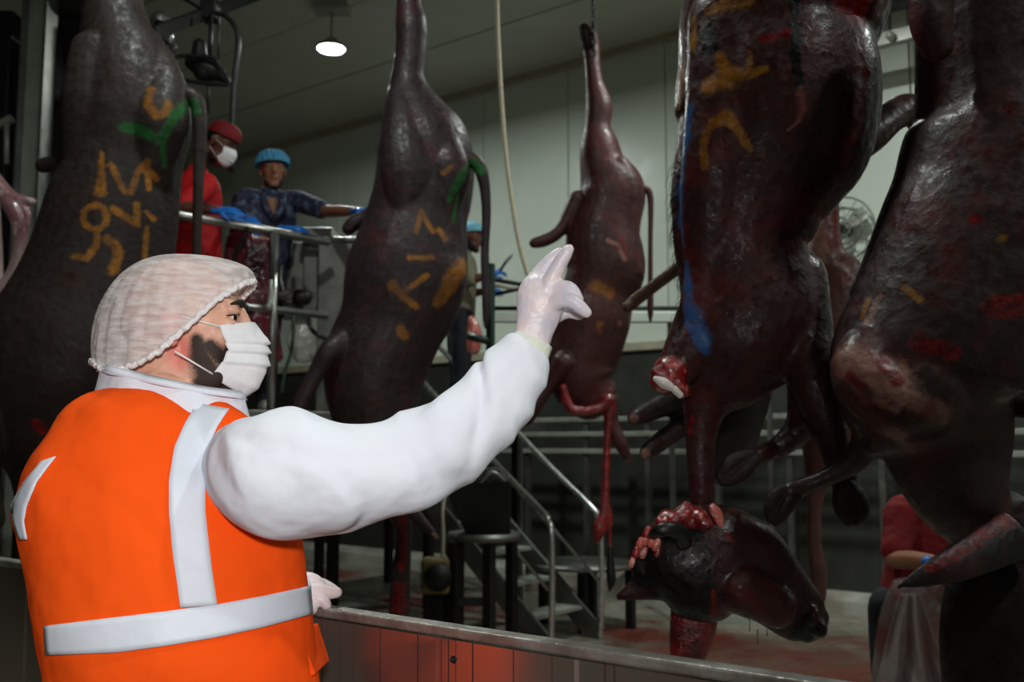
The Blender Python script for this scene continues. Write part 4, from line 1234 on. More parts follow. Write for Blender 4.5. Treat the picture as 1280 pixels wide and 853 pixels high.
# ================================================================== other workers
def pv(p): return P(*p)
def worker(label, base, headc, yaw, tilt, neck, hip, shoulders, arms, feet_z, skin_m, shirt_m, trouser_m, sleeve=0.55, tw=0.19, td=0.12, beard=0, voxel=0.008, hs=1.0, roll=0.0, hem=None, vest_len=0.0):
    t = thing('person', label, 'person', base)
    C = pv(headc); R = frame((math.cos(yaw), math.sin(yaw)), tilt, roll)
    nkp = pv(neck); hp = pv(hip)
    bm = MB(); head(bm, C, R, hs, beard=beard)
    bm.tube(spline([(C + R @ Vector((-0.03, 0, -0.05)) * hs, 0.058, 0.056), (nkp + Z * 0.03, 0.056, 0.055), (nkp - Z * 0.04, 0.07, 0.07)], 4), n=18)
    ax = (pv(shoulders[1]) - pv(shoulders[0])).normalized()
    mid = (nkp + hp) / 2
    def trunk(m, k, low=0.0):
        m.tube(spline([(nkp - Z * 0.01, 0.075 * k, 0.07 * k), (nkp - Z * 0.06, tw * 0.82 * k, td * 0.85 * k), (nkp * 0.72 + hp * 0.28, tw * k, td * k), (mid, tw * 0.96 * k, td * 1.02 * k), (hp, tw * 0.92 * k, td * 1.05 * k), (hp - Z * (0.1 + low), tw * (0.92 + low * 0.5) * k, td * (1.05 + low * 0.5) * k)]), n=24, axis=ax)
    trunk(bm, 0.86)
    sm = MB(); trunk(sm, 1.0, vest_len)
    gl = []
    for sh, (el, wr, gdir, gnor, gside, curl) in zip(shoulders, arms):
        s = pv(sh); e = pv(el); w = pv(wr)
        ins = nkp * 0.6 + s * 0.4 - Z * 0.04
        bm.tube(spline([(ins, 0.05, 0.05), (s, 0.052, 0.052), ((s + e) / 2, 0.046, 0.046), (e, 0.040, 0.040), ((e + w) / 2, 0.036, 0.036), (w, 0.027, 0.025)], 4), n=14)
        se = s + (e - s) * min(1, sleeve / 0.6) if sleeve <= 0.6 else e
        rr = [(ins, 0.075, 0.075), (s, 0.074, 0.074), ((s + se) / 2, 0.066, 0.066), (se, 0.062, 0.062)]
        sm.tube(spline(rr, 4), n=16)
        g = MB(); hand(g, w, Vector(gdir), Vector(gnor), gside, curl, 1.0)
        gl.append(g)
    tm = MB()
    for s_ in (-1, 1):
        hx = hp + ax * (s_ * 0.09) - Z * 0.05
        bm.tube([(hx + Z * 0.05, 0.07, 0.07), (Vector((hx.x, hx.y, (hx.z + feet_z) / 2)), 0.05, 0.05), (Vector((hx.x, hx.y, feet_z + 0.12)), 0.04, 0.04)], n=12)
        tm.tube(spline([(hx + Z * 0.06, 0.1, 0.1), (hx - Z * 0.2, 0.095, 0.1), (Vector((hx.x, hx.y, (hx.z + feet_z) / 2)), 0.075, 0.075), (Vector((hx.x, hx.y, feet_z + 0.1)), 0.068, 0.068)]), n=16)
        f = R @ Vector((1, 0, 0)); f.z = 0; f.normalize()
        q = Vector((hx.x, hx.y, feet_z + 0.045))
        build('boot', MB().tube([(q - f * 0.06, 0.045, 0.045), (q + f * 0.04, 0.048, 0.045), (q + f * 0.16, 0.04, 0.032)], n=14, axis=f.cross(Z)), M['boot'], t, True)
    b = blob('body', bm, skin_m, t, voxel, 3)
    blob('shirt', sm, shirt_m, t, voxel, 6)
    blob('trousers', tm, trouser_m, t, voxel * 1.3, 4)
    for g in gl: blob('glove', g, M['blue_glove'], t, 0.005, 2)
    eyes(C, R, hs, t)
    return t, C, R, b

DECK = 1.6
# ---- worker in red
Yw = 5.95
w1, C, R, b = worker('person in a red tunic and red cap with white mask leaning on the platform railing', Vector((P(245, 300, Yw).x, Yw, DECK)),
    (276, 180, Yw), math.radians(-12), 0.55, (246, 216, Yw), (243, 330, Yw), [(258, 232, Yw - 0.16), (236, 228, Yw + 0.16)],
    [((228, 258, Yw - 0.35), (272, 263, Yw - 0.42), (1, -0.1, -0.05), (0.1, -0.6, 0.8), 1, 0.35), ((236, 262, Yw + 0.2), (280, 272, Yw + 0.02), (1, -0.4, -0.1), (0, -0.3, 0.9), -1, 0.4)],
    DECK, M['skin_dark'], M['red_cloth'], M['red_cloth'], sleeve=0.55, tw=0.19, td=0.15, beard=1, vest_len=0.3)
paint(b, {'beard': [([(262, 196), (268, 205)], 6)]})
mask_on(C, R, 1.0, w1)
d1, r1 = cap_dome(C, R, 1.0, 0.12, 0.108, 0.088, 0.085, off=(-0.008, 0, 0.052), ruffle=0.0004)
o = build('cap', d1, M['red_cap'], w1, True)
build('cap_band', r1, M['red_cap'], o, True)
build('hair', MB().ell(C + R @ Vector((-0.03, 0, 0.03)), (0.08, 0.079, 0.075), R), M['hair'], w1, True)
# ---- worker in navy shirt
Yw = 6.35
w2, C, R, b = worker('person in a navy patterned shirt and blue hair cap reaching out one bare arm', Vector((P(330, 300, Yw).x, Yw, DECK)),
    (341, 214, Yw), math.radians(-72), 0.08, (336, 242, Yw), (318, 345, Yw), [(306, 250, Yw - 0.05), (372, 252, Yw + 0.02)],
    [((296, 278, Yw - 0.15), (312, 273, Yw - 0.42), (0.5, -0.5, -0.5), (0.3, -0.6, 0.7), 1, 0.6), ((408, 264, Yw - 0.2), (444, 264, Yw - 0.6), (0.6, -0.9, -0.1), (0, -0.3, 1), -1, 0.6)],
    DECK, M['skin_brown'], M['navy'], M['trousers'], sleeve=0.5, tw=0.21, td=0.14, beard=1, roll=0.06)
paint(b, {'beard': [([(331, 228), (337, 236), (348, 236), (354, 226)], 4)]})
d1, r1 = cap_dome(C, R, 1.0, 0.16, 0.120, 0.106, 0.096, off=(-0.005, 0, 0.038), ruffle=0.0045)
o = build('hair_cap', d1, M['cap_blue'], w2, True)
build('elastic_rim', r1, M['cap_blue'], o, True)
# open collar showing the chest
cp = K([(339, 250, 7), (341, 262, 6), (343, 274, 2)], 6.2, 0.4)
build('open_neckline', MB().tube(spline(cp), n=12), M['skin_brown'], w2, True)
build('collar', MB().tube(spline(K([(328, 242, 4), (332, 256, 5), (340, 272, 3)], 6.19, 0.5)), n=10), M['navy'], w2, True)
build('collar', MB().tube(spline(K([(353, 242, 4), (352, 256, 5), (344, 272, 3)], 6.19, 0.5)), n=10), M['navy'], w2, True)
ap = MB().tube(spline(K([(315, 300, 31), (312, 340, 33), (316, 390, 30), (322, 450, 32)], 6.16, 0.35)), n=24)
blob('apron', ap, M['apron_red'], w2, 0.01, 3)
# ---- worker with a knife behind the second carcass
Yw = 8.3
w3, C, R, b = worker('bearded person in a pale blue hair cap holding a knife behind the blackish carcass', Vector((P(575, 300, Yw).x, Yw, DECK)),
    (588, 297, Yw), math.radians(-15), 0.12, (580, 318, Yw), (575, 395, Yw), [(578, 328, Yw - 0.19), (568, 328, Yw + 0.19)],
    [((588, 350, Yw - 0.25), (612, 344, Yw - 0.28), (1, -0.1, 0.35), (-0.2, -0.6, 0.8), 1, 0.9), ((582, 368, Yw + 0.1), (608, 364, Yw - 0.1), (1, -0.2, 0.1), (0, -0.3, 0.9), -1, 0.9)],
    DECK, M['skin_dark'], M['shirt_grey'], M['trousers'], sleeve=0.8, tw=0.18, td=0.12, beard=1)
paint(b, {'beard': [([(586, 306), (592, 312)], 5)]})
d1, r1 = cap_dome(C, R, 1.0, 0.25, 0.112, 0.094, 0.092, off=(-0.008, 0, 0.036), ruffle=0.0022)
M['cap_pale'] = simple('pale_blue_cap_net', srgb(120, 190, 215), 0.7, var=0.25, scale=60, bump=0.5, bscale=60)
o = build('hair_cap', d1, M['cap_pale'], w3, True)
build('elastic_rim', r1, M['cap_pale'], o, True)
kn = thing('knife', 'small dark knife held in the blue-gloved hand beside the rope', 'knife', P(625, 338, Yw - 0.3))
a, b_ = P(624, 340, Yw - 0.3), P(632, 328, Yw - 0.3)
build('handle', MB().tube([(a, 0.013, 0.011), (b_, 0.012, 0.01)], n=10), M['black'], kn, True)
e_ = P(642, 317, Yw - 0.3)
build('blade', MB().tube([(b_, 0.014, 0.002), ((b_ + e_) / 2, 0.013, 0.0015), (e_, 0.002, 0.0008)], n=8), M['steel_dull'], kn)
# ---- worker in red shirt at the right
Yw = 4.3
w4, C, R, b = worker('person in a red short-sleeved shirt bending behind the right-hand carcass', Vector((P(1155, 700, Yw).x, Yw, 0)),
    (1196, 590, Yw), math.radians(-60), 0.6, (1172, 630, Yw), (1140, 765, Yw), [(1128, 640, Yw - 0.05), (1212, 644, Yw)],
    [((1118, 698, Yw - 0.15), (1166, 702, Yw - 0.4), (1, -0.2, 0.1), (0, -0.3, 0.9), 1, 0.5), ((1230, 700, Yw - 0.15), (1196, 708, Yw - 0.4), (-1, -0.2, 0.1), (0, -0.3, 0.9), -1, 0.5)],
    0.0, M['skin_brown'], M['red_shirt'], M['trousers'], sleeve=0.5, tw=0.16, td=0.13, beard=1)
d1, r1 = cap_dome(C, R, 1.0, 0.16, 0.118, 0.102, 0.094, off=(-0.005, 0, 0.036), ruffle=0.004)
o = build('hair_cap', d1, M['cap_blue'], w4, True)
build('elastic_rim', r1, M['cap_blue'], o, True)
ap = MB().tube(spline(K([(1150, 735, 34), (1146, 780, 46), (1150, 850, 58), (1152, 930, 62)], 4.05, 0.35)), n=26)
blob('apron', ap, M['apron_clear'], w4, 0.012, 2)
ps = thing('plastic_sheet', 'crumpled clear plastic sheet hanging below the red-shirted person', 'plastic sheet', P(1120, 900, 3.9))
mbp = MB(); vs = []; fs = []
nx, ny = 30, 26; rng = random.Random(8)
for j in range(ny):
    v = j / (ny - 1)
    for i in range(nx):
        u = i / (nx - 1)
        x0, x1 = 1126 - 48 * v ** 0.8, 1150 + 70 * v
        x = x0 + (x1 - x0) * u; y = 742 + 200 * v
        dz = 0.05 * math.sin(u * 17 + v * 3) * (0.3 + v) + 0.03 * math.sin(u * 31 - v * 5) * v
        vs.append(P(x, y, 3.85 + dz))
for j in range(ny - 1):
    for i in range(nx - 1):
        a = j * nx + i; fs.append((a, a + 1, a + 1 + nx, a + nx))
o = build('sheet', MB().add(vs, fs), M['apron_clear'], ps, True)
so = o.modifiers.new('t', 'SOLIDIFY'); so.thickness = 0.003

# ------------------------------------------------------------------ workers' platform on the left
r0 = PZ(215, 267, DECK + 1.05); r1 = PZ(402, 301, DECK + 1.05)
rd = (r1 - r0).normalized(); rn = Vector((-rd.y, rd.x, 0))
if rn.x > 0: rn = -rn                                  # towards the workers
pf = thing('work_platform', 'raised steel work platform under the two workers at upper left', 'platform', Vector((r0.x, r0.y, 0)))
pa, pb = r0 - rd * 0.6, r1 + rd * 0.9
mid = (pa + pb) / 2
build('deck', MB().box(Vector((mid.x, mid.y, DECK - 0.04)) + rn * 0.65, rd * ((pb - pa).length / 2), rn * 0.75, Z * 0.04), M['steel_dull'], pf, bevel=0.006)
build('edge_beam', MB().beam(Vector((pa.x, pa.y, DECK - 0.14)) - rn * 0.06, Vector((pb.x, pb.y, DECK - 0.14)) - rn * 0.06, 0.06, 0.14), M['steel_dull'], pf, bevel=0.004)
for k in (-0.4, 0.6):
    for w in (0.0, 1.3):
        q = r0 + rd * k + rn * w
        build('leg', MB().beam(Vector((q.x, q.y, 0)), Vector((q.x, q.y, DECK - 0.08)), 0.08, 0.08, up=rd), M['steel_dull'], pf)
rl = thing('platform_railing', 'two-bar steel tube railing in front of the two workers', 'railing', Vector((r0.x, r0.y, DECK)))
build('top_rail', MB().bar(r0 - rd * 0.15, r1 + rd * 0.05, 0.026, 14), M['steel'], rl, True)
build('mid_rail', MB().bar(r0 - rd * 0.15 - Z * 0.46, r1 - Z * 0.46 + rd * 0.05, 0.022, 14), M['steel'], rl, True)
pq = PZ(345, 290, DECK + 1.05)
tpost = (pq - r0).dot(rd)
for k in (-0.1, tpost):
    q = r0 + rd * k
    build('post', MB().bar(Vector((q.x, q.y, DECK)), Vector((q.x, q.y, q.z)), 0.024, 14), M['steel'], rl, True)

# steel cabinet at the end of the railing
Yc = 6.25
def cab(x0, y0, x1, y1, Y, dep, name, mat, parent, bev=0.008):
    a = P(x0, y0, Y); b = P(x1, y1, Y)
    return build(name, MB().box(Vector(((a.x + b.x) / 2, Y + dep / 2, (a.z + b.z) / 2)), Vector(((b.x - a.x) / 2, 0, 0)), Vector((0, dep / 2, 0)), Z * ((a.z - b.z) / 2)), mat, parent, bevel=bev)
cb = thing('steel_cabinet', 'tall grey steel cabinet standing between the railing and the blackish carcass', 'cabinet', P(418, 520, Yc))
cab(398, 300, 448, 560, Yc, 0.45, 'body', M['steel_dull'], cb)
cab(372, 284, 416, 297, Yc + 0.05, 0.4, 'top_tray', M['steel'], cb)
cab(396, 296, 450, 302, Yc - 0.02, 0.5, 'lid', M['steel'], cb)
vx = thing('valve_panel', 'grey steel panel with a valve and hoses behind the railing post', 'panel', P(372, 470, Yc + 0.2))
cab(352, 303, 380, 398, Yc + 0.25, 0.12, 'panel', M['steel_dull'], vx)
cab(379, 312, 396, 390, Yc + 0.2, 0.15, 'side_box', M['steel_dull'], vx)
q = P(358, 370, Yc)
build('valve_body', MB().tube([(q - Vector((0.05, 0, 0)), 0.03, 0.03), (q, 0.045, 0.045), (q + Vector((0.08, 0, 0)), 0.035, 0.035)], n=14), M['steel'], vx, True)
build('valve_wheel', MB().tube([(q + Vector((0.085, 0, -0.01)), 0.055, 0.055), (q + Vector((0.11, 0, -0.01)), 0.05, 0.05)], n=16), M['iron'], vx, True)
build('pipe', MB().pipe([P(352, 330, Yc), P(351, 350, Yc), P(356, 368, Yc)], 0.012), M['steel'], vx, True)
build('pipe', MB().pipe([P(364, 306, Yc), P(364, 325, Yc), P(362, 335, Yc)], 0.016), M['iron'], vx, True)
tag(build('green_hose', MB().pipe([P(366, 388, 6.1), P(367, 410, 6.08), P(364, 440, 6.05), P(356, 465, 6.02), P(352, 490, 6.0)], 0.011), M['greenpaint'], None, True), 'dark green hose hanging below the valve panel', 'hose')
tag(build('black_hose', MB().pipe([P(310, 283, 5.6), P(303, 300, 5.62), P(294, 320, 5.65), P(288, 345, 5.7), P(290, 380, 5.75)], 0.012), M['black'], None, True), 'black hose draped over the railing before the red apron', 'hose')
tag(build('black_hose', MB().pipe([P(386, 392, 6.1), P(388, 408, 6.1), P(396, 418, 6.08), P(410, 424, 6.1)], 0.014), M['black'], None, True), 'short curved black hose under the steel cabinet\'s left side', 'hose')
sg = thing('spray_gun', 'black spray lance with a chrome tip hanging on the railing post', 'spray gun', P(337, 385, 5.7))
build('lance', MB().pipe([P(339, 290, 5.72), P(340, 320, 5.7), P(339, 350, 5.7)], 0.014), M['black'], sg, True)
build('tip', MB().tube(K([(339, 350, 3), (338, 365, 3), (337, 378, 4), (336, 383, 5)], 5.7), n=10), M['steel_bright'], sg, True)
gl = MB(); hand(gl, P(354, 286, 6.0), Vector((1, -0.1, 0.0)), Vector((0, -0.4, 0.9)), -1, 0.5)
tag(blob('blue_glove', gl, M['blue_glove'], None, 0.005, 2), 'blue nitrile glove lying on the cabinet tray by the railing', 'glove')
bg = MB().tube(spline(K([(375, 405, 12), (378, 425, 20), (382, 445, 16)], 6.4, 0.6)), n=14)
tag(blob('plastic_bag', bg, plastic('milky_plastic', srgb(190, 190, 180), 0.3), None, 0.012, 3), 'milky plastic bag hanging under the valve panel', 'bag')

# ------------------------------------------------------------------ stairs to the second platform
f2 = PZ(748, 799, 0); f1 = f2 - V * 0.62
sl = math.radians(41); RUN = DECK / math.tan(sl)
st = thing('steel_stairs', 'narrow steel stairs with tube handrails below the pointing arm', 'stairs', Vector((f2.x, f2.y, 0)))
def on(f, t, dz=0.0): return Vector((f.x, f.y, 0)) + U * t + Z * (t * math.tan(sl) + dz)
for f in (f1, f2):
    build('stringer', MB().beam(on(f, 0.0, 0.02), on(f, RUN, 0.02), 0.03, 0.16), M['steel_dull'], st, bevel=0.004)
for k in range(1, 8):
    t = RUN * k / 8
    a, b = on(f1, t), on(f2, t); a.z = b.z = DECK * k / 8
    build('tread', MB().box((a + b) / 2 + Z * 0.01, (b - a) / 2, U * 0.10, Z * 0.014), M['galv'], st, bevel=0.003)
for f in (f1, f2):
    h = build('handrail', MB().pipe([on(f, -0.02, 0.02), on(f, -0.03, 0.4), on(f, -0.03, 0.82), on(f, 0.0, 0.88), on(f, 0.06, 0.9), on(f, 0.6, 0.86), on(f, RUN, 0.86)], 0.021, 12, 4), M['steel_bright'], st, True)
    build('mid_bar', MB().bar(on(f, 0.0, 0.42), on(f, RUN, 0.42), 0.013), M['steel'], st, True)
    build('post', MB().bar(on(f, RUN * 0.55, 0.0), on(f, RUN * 0.55, 0.86), 0.018), M['steel'], st, True)

p2 = thing('work_platform', 'dark raised platform at the head of the stairs behind the blackish carcass', 'platform', on(f2, RUN + 0.6) - Z * DECK)
tp = on((f1 + f2) / 2, RUN + 0.75); tp.z = DECK - 0.04
build('deck', MB().box(tp, U * 0.75, V * 0.6, Z * 0.04), M['steel_dull'], p2)
tq = Vector((f2.x, f2.y, DECK - 0.04)) + U * 2.4 + V * 0.68
build('deck', MB().box(tq, U * 1.0, V * 0.60, Z * 0.04), M['steel_dull'], p2)
for su in (-0.75, 0.9):
    q = tq + U * su + V * 0.5
    build('leg', MB().beam(Vector((q.x, q.y, 0)), Vector((q.x, q.y, DECK - 0.08)), 0.07, 0.07, up=U), M['iron'], p2)
for su in (-0.7, 0.7):
    for sv in (-0.55, 0.55):
        q = tp + U * su + V * sv
        build('leg', MB().beam(Vector((q.x, q.y, 0)), Vector((q.x, q.y, DECK - 0.08)), 0.07, 0.07, up=U), M['iron'], p2)
gp = P(613, 440, 7.6)
build('green_post', MB().beam(Vector((gp.x, 7.6, 0)), Vector((gp.x, 7.6, P(613, 330, 7.6).z)), 0.05, 0.05, up=U), M['greenpaint'], p2)
build('rail', MB().bar(P(585, 420, 7.62), P(616, 428, 7.6), 0.03), M['greenpaint'], p2, True)
tl = thing('pneumatic_arm', 'pair of dark bars meeting beside the blue gloves left of the rope', 'tool arm', P(660, 360, 8.0))
build('bar', MB().bar(P(613, 349, 7.95), P(664, 358, 8.0), 0.018), M['iron'], tl, True)
build('bar', MB().bar(P(616, 369, 7.95), P(664, 358, 8.0), 0.016), M['iron'], tl, True)
build('sleeve', MB().bar(P(618, 357, 7.96), P(650, 362, 7.99), 0.014), M['cream'], tl, True)
tag(build('waste_bag', MB().tube(spline(K([(590, 400, 5), (593, 415, 9), (592, 435, 9)], 7.9)), n=12), M['fat'], None, True), 'small pinkish bag beside the green post', 'bag')

# bench, hopper and motor box in front of the stairs
bt = thing('steel_bench', 'low dark steel bench with a rounded edge under the elbow', 'bench', P(610, 780, 6.6))
za = PZ(610, 668, 0.80); Yb = 6.6
c_ = P(605, 670, Yb)
build('top', MB().tube([(c_ - Z * 0.02, 0.24, 0.3), (c_ + Z * 0.02, 0.24, 0.3)], n=28, rnd=False, axis=(1, 0, 0)), M['steel_dull'], bt, True)
for dx, dy in ((-0.18, -0.2), (0.04, -0.25), (0.18, 0.15), (-0.18, 0.2)):
    build('leg', MB().beam(Vector((c_.x + dx, c_.y + dy, 0)), c_ + Vector((dx, dy, -0.02)), 0.06, 0.06, up=U), M['iron'], bt)
build('cross_bar', MB().beam(Vector((c_.x - 0.2, c_.y - 0.2, 0.42)), Vector((c_.x + 0.05, c_.y - 0.2, 0.42)), 0.04, 0.05), M['iron'], bt)
hp_ = thing('hopper', 'dark sloping hopper standing on the low bench under the elbow', 'hopper', c_ + Z * 0.02)
hb = MB(); hv = []
for z_, s_, dx in ((0.0, 0.17, 0.03), (0.34, 0.26, -0.05), (0.42, 0.2, -0.06)):
    for sx, sy in ((-1, -1), (1, -1), (1, 1), (-1, 1)):
        hv.append(c_ + Vector((sx * s_ * 0.85 + dx, sy * s_ * 0.7, 0.02 + z_)))
hf = [(0, 1, 2, 3), (8, 11, 10, 9)] + [(k * 4 + i, k * 4 + (i + 1) % 4, (k + 1) * 4 + (i + 1) % 4, (k + 1) * 4 + i) for k in range(2) for i in range(4)]
build('bin', hb.add(hv, hf), M['iron'], hp_, bevel=0.01)
build('handle', MB().pipe([c_ + Vector((-0.02, -0.2, 0.35)), c_ + Vector((0.06, -0.24, 0.42)), c_ + Vector((0.14, -0.2, 0.36))], 0.012), M['steel'], hp_, True)
mbx = thing('motor_box', 'soiled yellowish motor box low down left of the stairs', 'motor', P(543, 790, 6.3))
a = P(526, 700, 6.3); b = P(561, 744, 6.3)
build('housing', MB().box((a + b) / 2 + Vector((0, 0.1, 0)), Vector(((b.x - a.x) / 2, 0, 0)), Vector((0, 0.1, 0)), Z * ((a.z - b.z) / 2)), M['box_yellow'], mbx, bevel=0.02)
build('fan_cover', MB().tube([((a + b) / 2 + Vector((0.02, -0.03, 0)), 0.085, 0.085), ((a + b) / 2 + Vector((0.02, 0.02, 0)), 0.085, 0.085)], n=18, axis=(1, 0, 0), rnd=False), M['iron'], mbx, True)
build('stand', MB().beam(Vector((0.5 * (a.x + b.x), 6.42, 0)), Vector((0.5 * (a.x + b.x), 6.42, b.z + 0.02)), 0.14, 0.1, up=U), M['iron'], mbx)
build('conduit', MB().pipe([P(553, 700, 6.35), P(554, 670, 6.35), P(553, 640, 6.35), P(556, 620, 6.4)], 0.012), M['cream'], mbx, True)
rt = thing('round_table', 'dark round steel table behind the stairs, left of the severed head', 'table', P(735, 780, 8.0))
c_ = P(728, 703, 7.9)
build('top', MB().tube([(c_ - Z * 0.03, 0.42, 0.42), (c_, 0.42, 0.42)], n=32, rnd=False, axis=(1, 0, 0)), M['steel_dull'], rt, True)
for dx, dy in ((-0.02, -0.3), (0.36, -0.1), (-0.3, 0.1), (0.1, 0.3)):
    build('leg', MB().beam(Vector((c_.x + dx, c_.y + dy, 0)), c_ + Vector((dx, dy, -0.03)), 0.06, 0.06, up=U), M['iron'], rt)

# ------------------------------------------------------------------ rope, overhead gear
tag(build('rope', MB().pipe([P(621, -40, 6.3), P(622, 30, 6.3), P(626, 110, 6.3), P(632, 190, 6.3), P(641, 260, 6.3), P(650, 310, 6.3), P(661, 348, 6.3)], 0.014, 10), M['rope'], None, True), 'cream rope hanging from the ceiling above the pointing hand', 'rope')
ov = thing('overhead_beam', 'dark crossed overhead beams above the red-capped worker', 'beam', P(262, 12, 6.0))
build('beam', MB().beam(P(190, 42, 5.6), P(320, -6, 6.6), 0.07, 0.07), M['iron'], ov)
build('beam', MB().beam(P(205, -22, 6.0), P(264, 14, 6.1), 0.05, 0.05), M['iron'], ov)
q = P(263, 13, 6.05)
build('trolley', MB().box(q, Vector((0.05, 0, 0)), Vector((0, 0.06, 0)), Z * 0.07), M['iron'], ov, bevel=0.01)
tag(build('air_hose', MB().pipe([P(266, 16, 6.0), P(282, 20, 6.0), P(294, 34, 6.0), P(298, 52, 6.0), P(295, 80, 6.0), P(292, 110, 6.0), P(290, 160, 6.0), P(289, 215, 6.0)], 0.016), M['black'], None, True), 'black air hose curving down from the overhead beams', 'hose')
hs = thing('tool_hoist', 'dark tool hoist in a wire cage hanging above the red-capped worker', 'hoist', P(252, 100, 5.9))
Yt = 5.9
build('motor', MB().tube(spline(K([(249, 56, 8), (249, 70, 10), (250, 80, 12), (255, 90, 13)], Yt)), n=14), M['iron'], hs, True)
build('hood', MB().tube(spline(K([(240, 78, 10), (256, 84, 16), (272, 92, 11), (280, 98, 6)], Yt, 0.9)), n=16), M['iron'], hs, True)
for dy in (-0.1, 0.1):
    build('cage_bar', MB().pipe([P(222, 98, Yt + dy), P(240, 102, Yt + dy), P(282, 106, Yt + dy), P(284, 98, Yt + dy), P(272, 80, Yt + dy), P(266, 72, Yt + dy), P(225, 70, Yt + dy), P(220, 80, Yt + dy), P(222, 98, Yt + dy)], 0.013, 8, 3), M['iron'], hs, True)
build('suspension', MB().bar(P(264, 18, Yt), P(262, 74, Yt), 0.012), M['iron'], hs, True)
build('cable', MB().bar(P(260, 96, Yt), P(260, 142, Yt), 0.008), M['iron'], hs, True)
build('cable', MB().bar(P(273, 20, Yt), P(273, 74, Yt), 0.006), M['iron'], hs, True)
fx = thing('bracket_lamp', 'dark fixture with a bright metal sleeve left of the tool hoist', 'fixture', P(212, 60, 5.8))
build('arm', MB().bar(P(195, 30, 5.8), P(216, 36, 5.8), 0.03), M['iron'], fx, True)
build('sleeve', MB().tube(K([(213, 36, 4), (213, 54, 4)], 5.75), n=12, rnd=False), M['steel_bright'], fx, True)
build('shade', MB().tube(K([(206, 56, 9), (212, 64, 12)], 5.8), n=14, rnd=False), M['iron'], fx, True)
build('drum', MB().tube(spline(K([(200, 26, 12), (200, 44, 10)], 5.85)), n=14), M['steel_dull'], fx, True)

# overhead conveyor rail at the upper right
cr = thing('conveyor_rail', 'dark overhead conveyor rail seen between the two big carcasses', 'rail', PN(1108, 50, DW - 0.6))
Dr = DW - 0.6
a, b = PN(1060, 61, Dr), PN(1180, 38, Dr)
b.z = a.z
build('beam', MB().beam(a + U * 0.3, b - U * 2.0, 0.08, 0.1), M['steel_dull'], cr)
a2, b2 = PN(1080, 16, Dr), PN(1180, -6, Dr); b2.z = a2.z
build('upper_beam', MB().beam(a2 + U * 0.4, b2 - U * 2.0, 0.08, 0.09), M['iron'], cr)
q = PN(1108, 40, Dr)
build('hanger', MB().beam(Vector((q.x, q.y, a.z)), Vector((q.x, q.y, CZ)), 0.06, 0.06, up=U), M['iron'], cr)
build('roller', MB().tube([(PN(1117, 49, Dr) - V * 0.09, 0.035, 0.035), (PN(1117, 49, Dr) - V * 0.05, 0.035, 0.035)], n=12, axis=U), M['galv'], cr, True)

# wall fan
fc = PN(1052, 287, DW - 0.12)
fn = thing('wall_fan', 'round wall fan with a wire guard behind the flayed leg', 'fan', fc)
Rf = 0.28
def circ(c, r, n=36): return [c + U * (r * math.cos(2 * math.pi * i / n)) + Z * (r * math.sin(2 * math.pi * i / n)) for i in range(n)]
for r_, off in ((Rf, 0.0), (Rf * 0.66, -0.03), (Rf * 0.33, -0.05)):
    pts = circ(fc - V * (-off * -1) if False else fc + V * off, r_)
    build('guard_ring', MB().tube([(p, 0.009, 0.009) for p in pts + pts[:2]], n=6, axis=V, rnd=False), M['steel_dull'], fn, True)
for i in range(12):
    a = 2 * math.pi * i / 12; dv = U * math.cos(a) + Z * math.sin(a)
    build('guard_wire', MB().bar(fc + dv * 0.04 - V * 0.055, fc + dv * Rf, 0.004, 6), M['steel_dull'], fn)
for i in range(3):
    a = 2 * math.pi * i / 3 + 0.5; dv = U * math.cos(a) + Z * math.sin(a)
    build('blade', MB().tube([(fc + dv * 0.03, 0.03, 0.006), (fc + dv * 0.14, 0.08, 0.006), (fc + dv * 0.24, 0.07, 0.006)], n=10, axis=dv.cross(V) + V * 0.4), M['galv'], fn, True)
build('hub', MB().tube([(fc - V * 0.04, 0.04, 0.04), (fc + V * 0.1, 0.06, 0.06)], n=16, axis=U), M['iron'], fn, True)

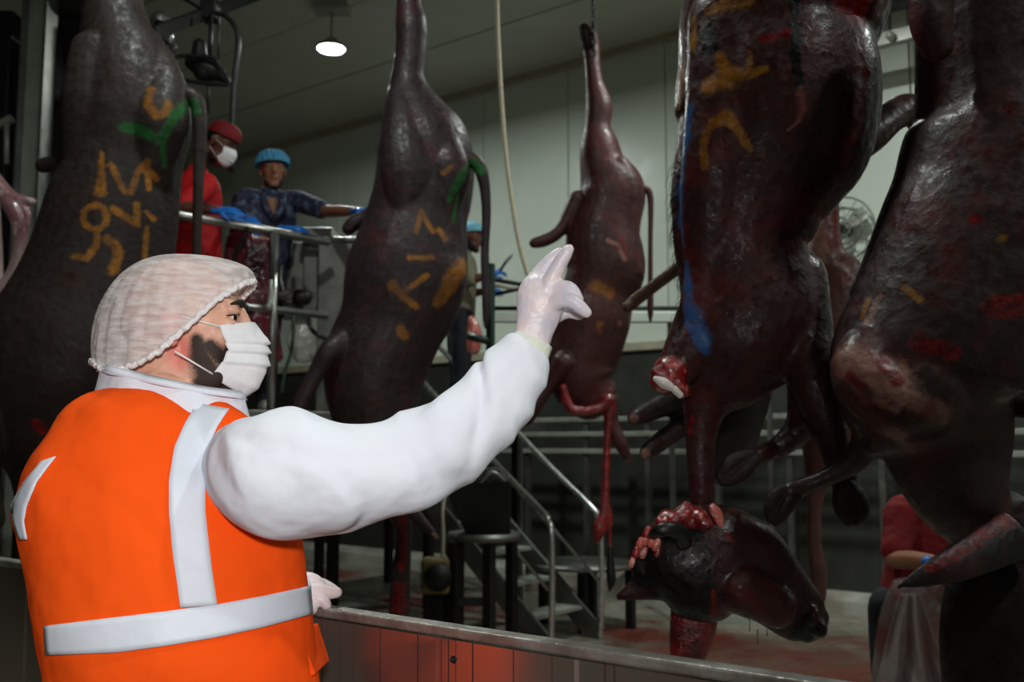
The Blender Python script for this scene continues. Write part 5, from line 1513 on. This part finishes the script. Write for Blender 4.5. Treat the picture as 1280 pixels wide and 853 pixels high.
# dark column and machine at the left
cl = thing('steel_column', 'grey steel column standing at the far left behind the first carcass', 'column', Vector((P(36, 300, 7.2).x, 7.2, 0)))
q = P(36, 300, 7.2)
build('web', MB().abox(q.x - 0.085, q.x + 0.085, 7.19, 7.21, 0, CZ), M['galv'], cl)
for s_ in (-1, 1):
    build('flange', MB().abox(q.x + s_ * 0.085 - 0.008, q.x + s_ * 0.085 + 0.008, 7.11, 7.29, 0, CZ), M['steel_dull'], cl)
mc = thing('hide_puller', 'dark machine housing between the steel column and the first carcass', 'machine', Vector((P(85, 300, 7.7).x, 7.7, 0)))
a, b = P(54, 40, 7.6), P(150, 300, 7.6)
build('housing', MB().abox(a.x, b.x, 7.6, 8.3, 0, a.z), M['iron'], mc, bevel=0.02)
build('hood', MB().abox(P(45, 0, 7.5).x, P(112, 0, 7.5).x, 7.4, 8.2, P(45, 22, 7.5).z, P(45, -30, 7.5).z), M['steel_dull'], mc, bevel=0.05)
build('gearbox', MB().tube(spline(K([(68, 60, 10), (70, 90, 14), (70, 120, 12)], 7.55)), n=14), M['iron'], mc, True)
build('drum', MB().tube(spline(K([(56, 6, 18), (108, 6, 18)], 7.4)), n=18), M['iron'], mc, True)
mc2 = thing('control_cabinet', 'black control cabinet at the upper left edge beside the column', 'cabinet', Vector((P(5, 300, 7.6).x, 7.6, 0)))
build('body', MB().abox(P(-90, 0, 7.6).x, P(17, 0, 7.6).x, 7.6, 8.1, 0.0, P(0, 12, 7.6).z), M['iron'], mc2, bevel=0.02)
build('bracket', MB().beam(P(-4, 158, 7.5), P(16, 148, 7.5), 0.05, 0.05), M['galv'], mc2)
build('handle', MB().bar(P(8, 150, 7.5), P(8, 205, 7.5), 0.02), M['galv'], mc2, True)
lg = thing('side_bench', 'dull green-grey bench edge at the left behind the vest shoulder', 'bench', P(5, 600, 5.6))
a = P(-60, 478, 5.6); b = P(36, 488, 5.6)
build('top', MB().abox(a.x, b.x, 5.6, 6.2, b.z, a.z), M['steel_dull'], lg, bevel=0.006)
for x in (-40, 30):
    q = P(x, 500, 5.65)
    build('leg', MB().beam(Vector((q.x, 5.68, 0)), Vector((q.x, 5.68, b.z)), 0.06, 0.06, up=U), M['iron'], lg)
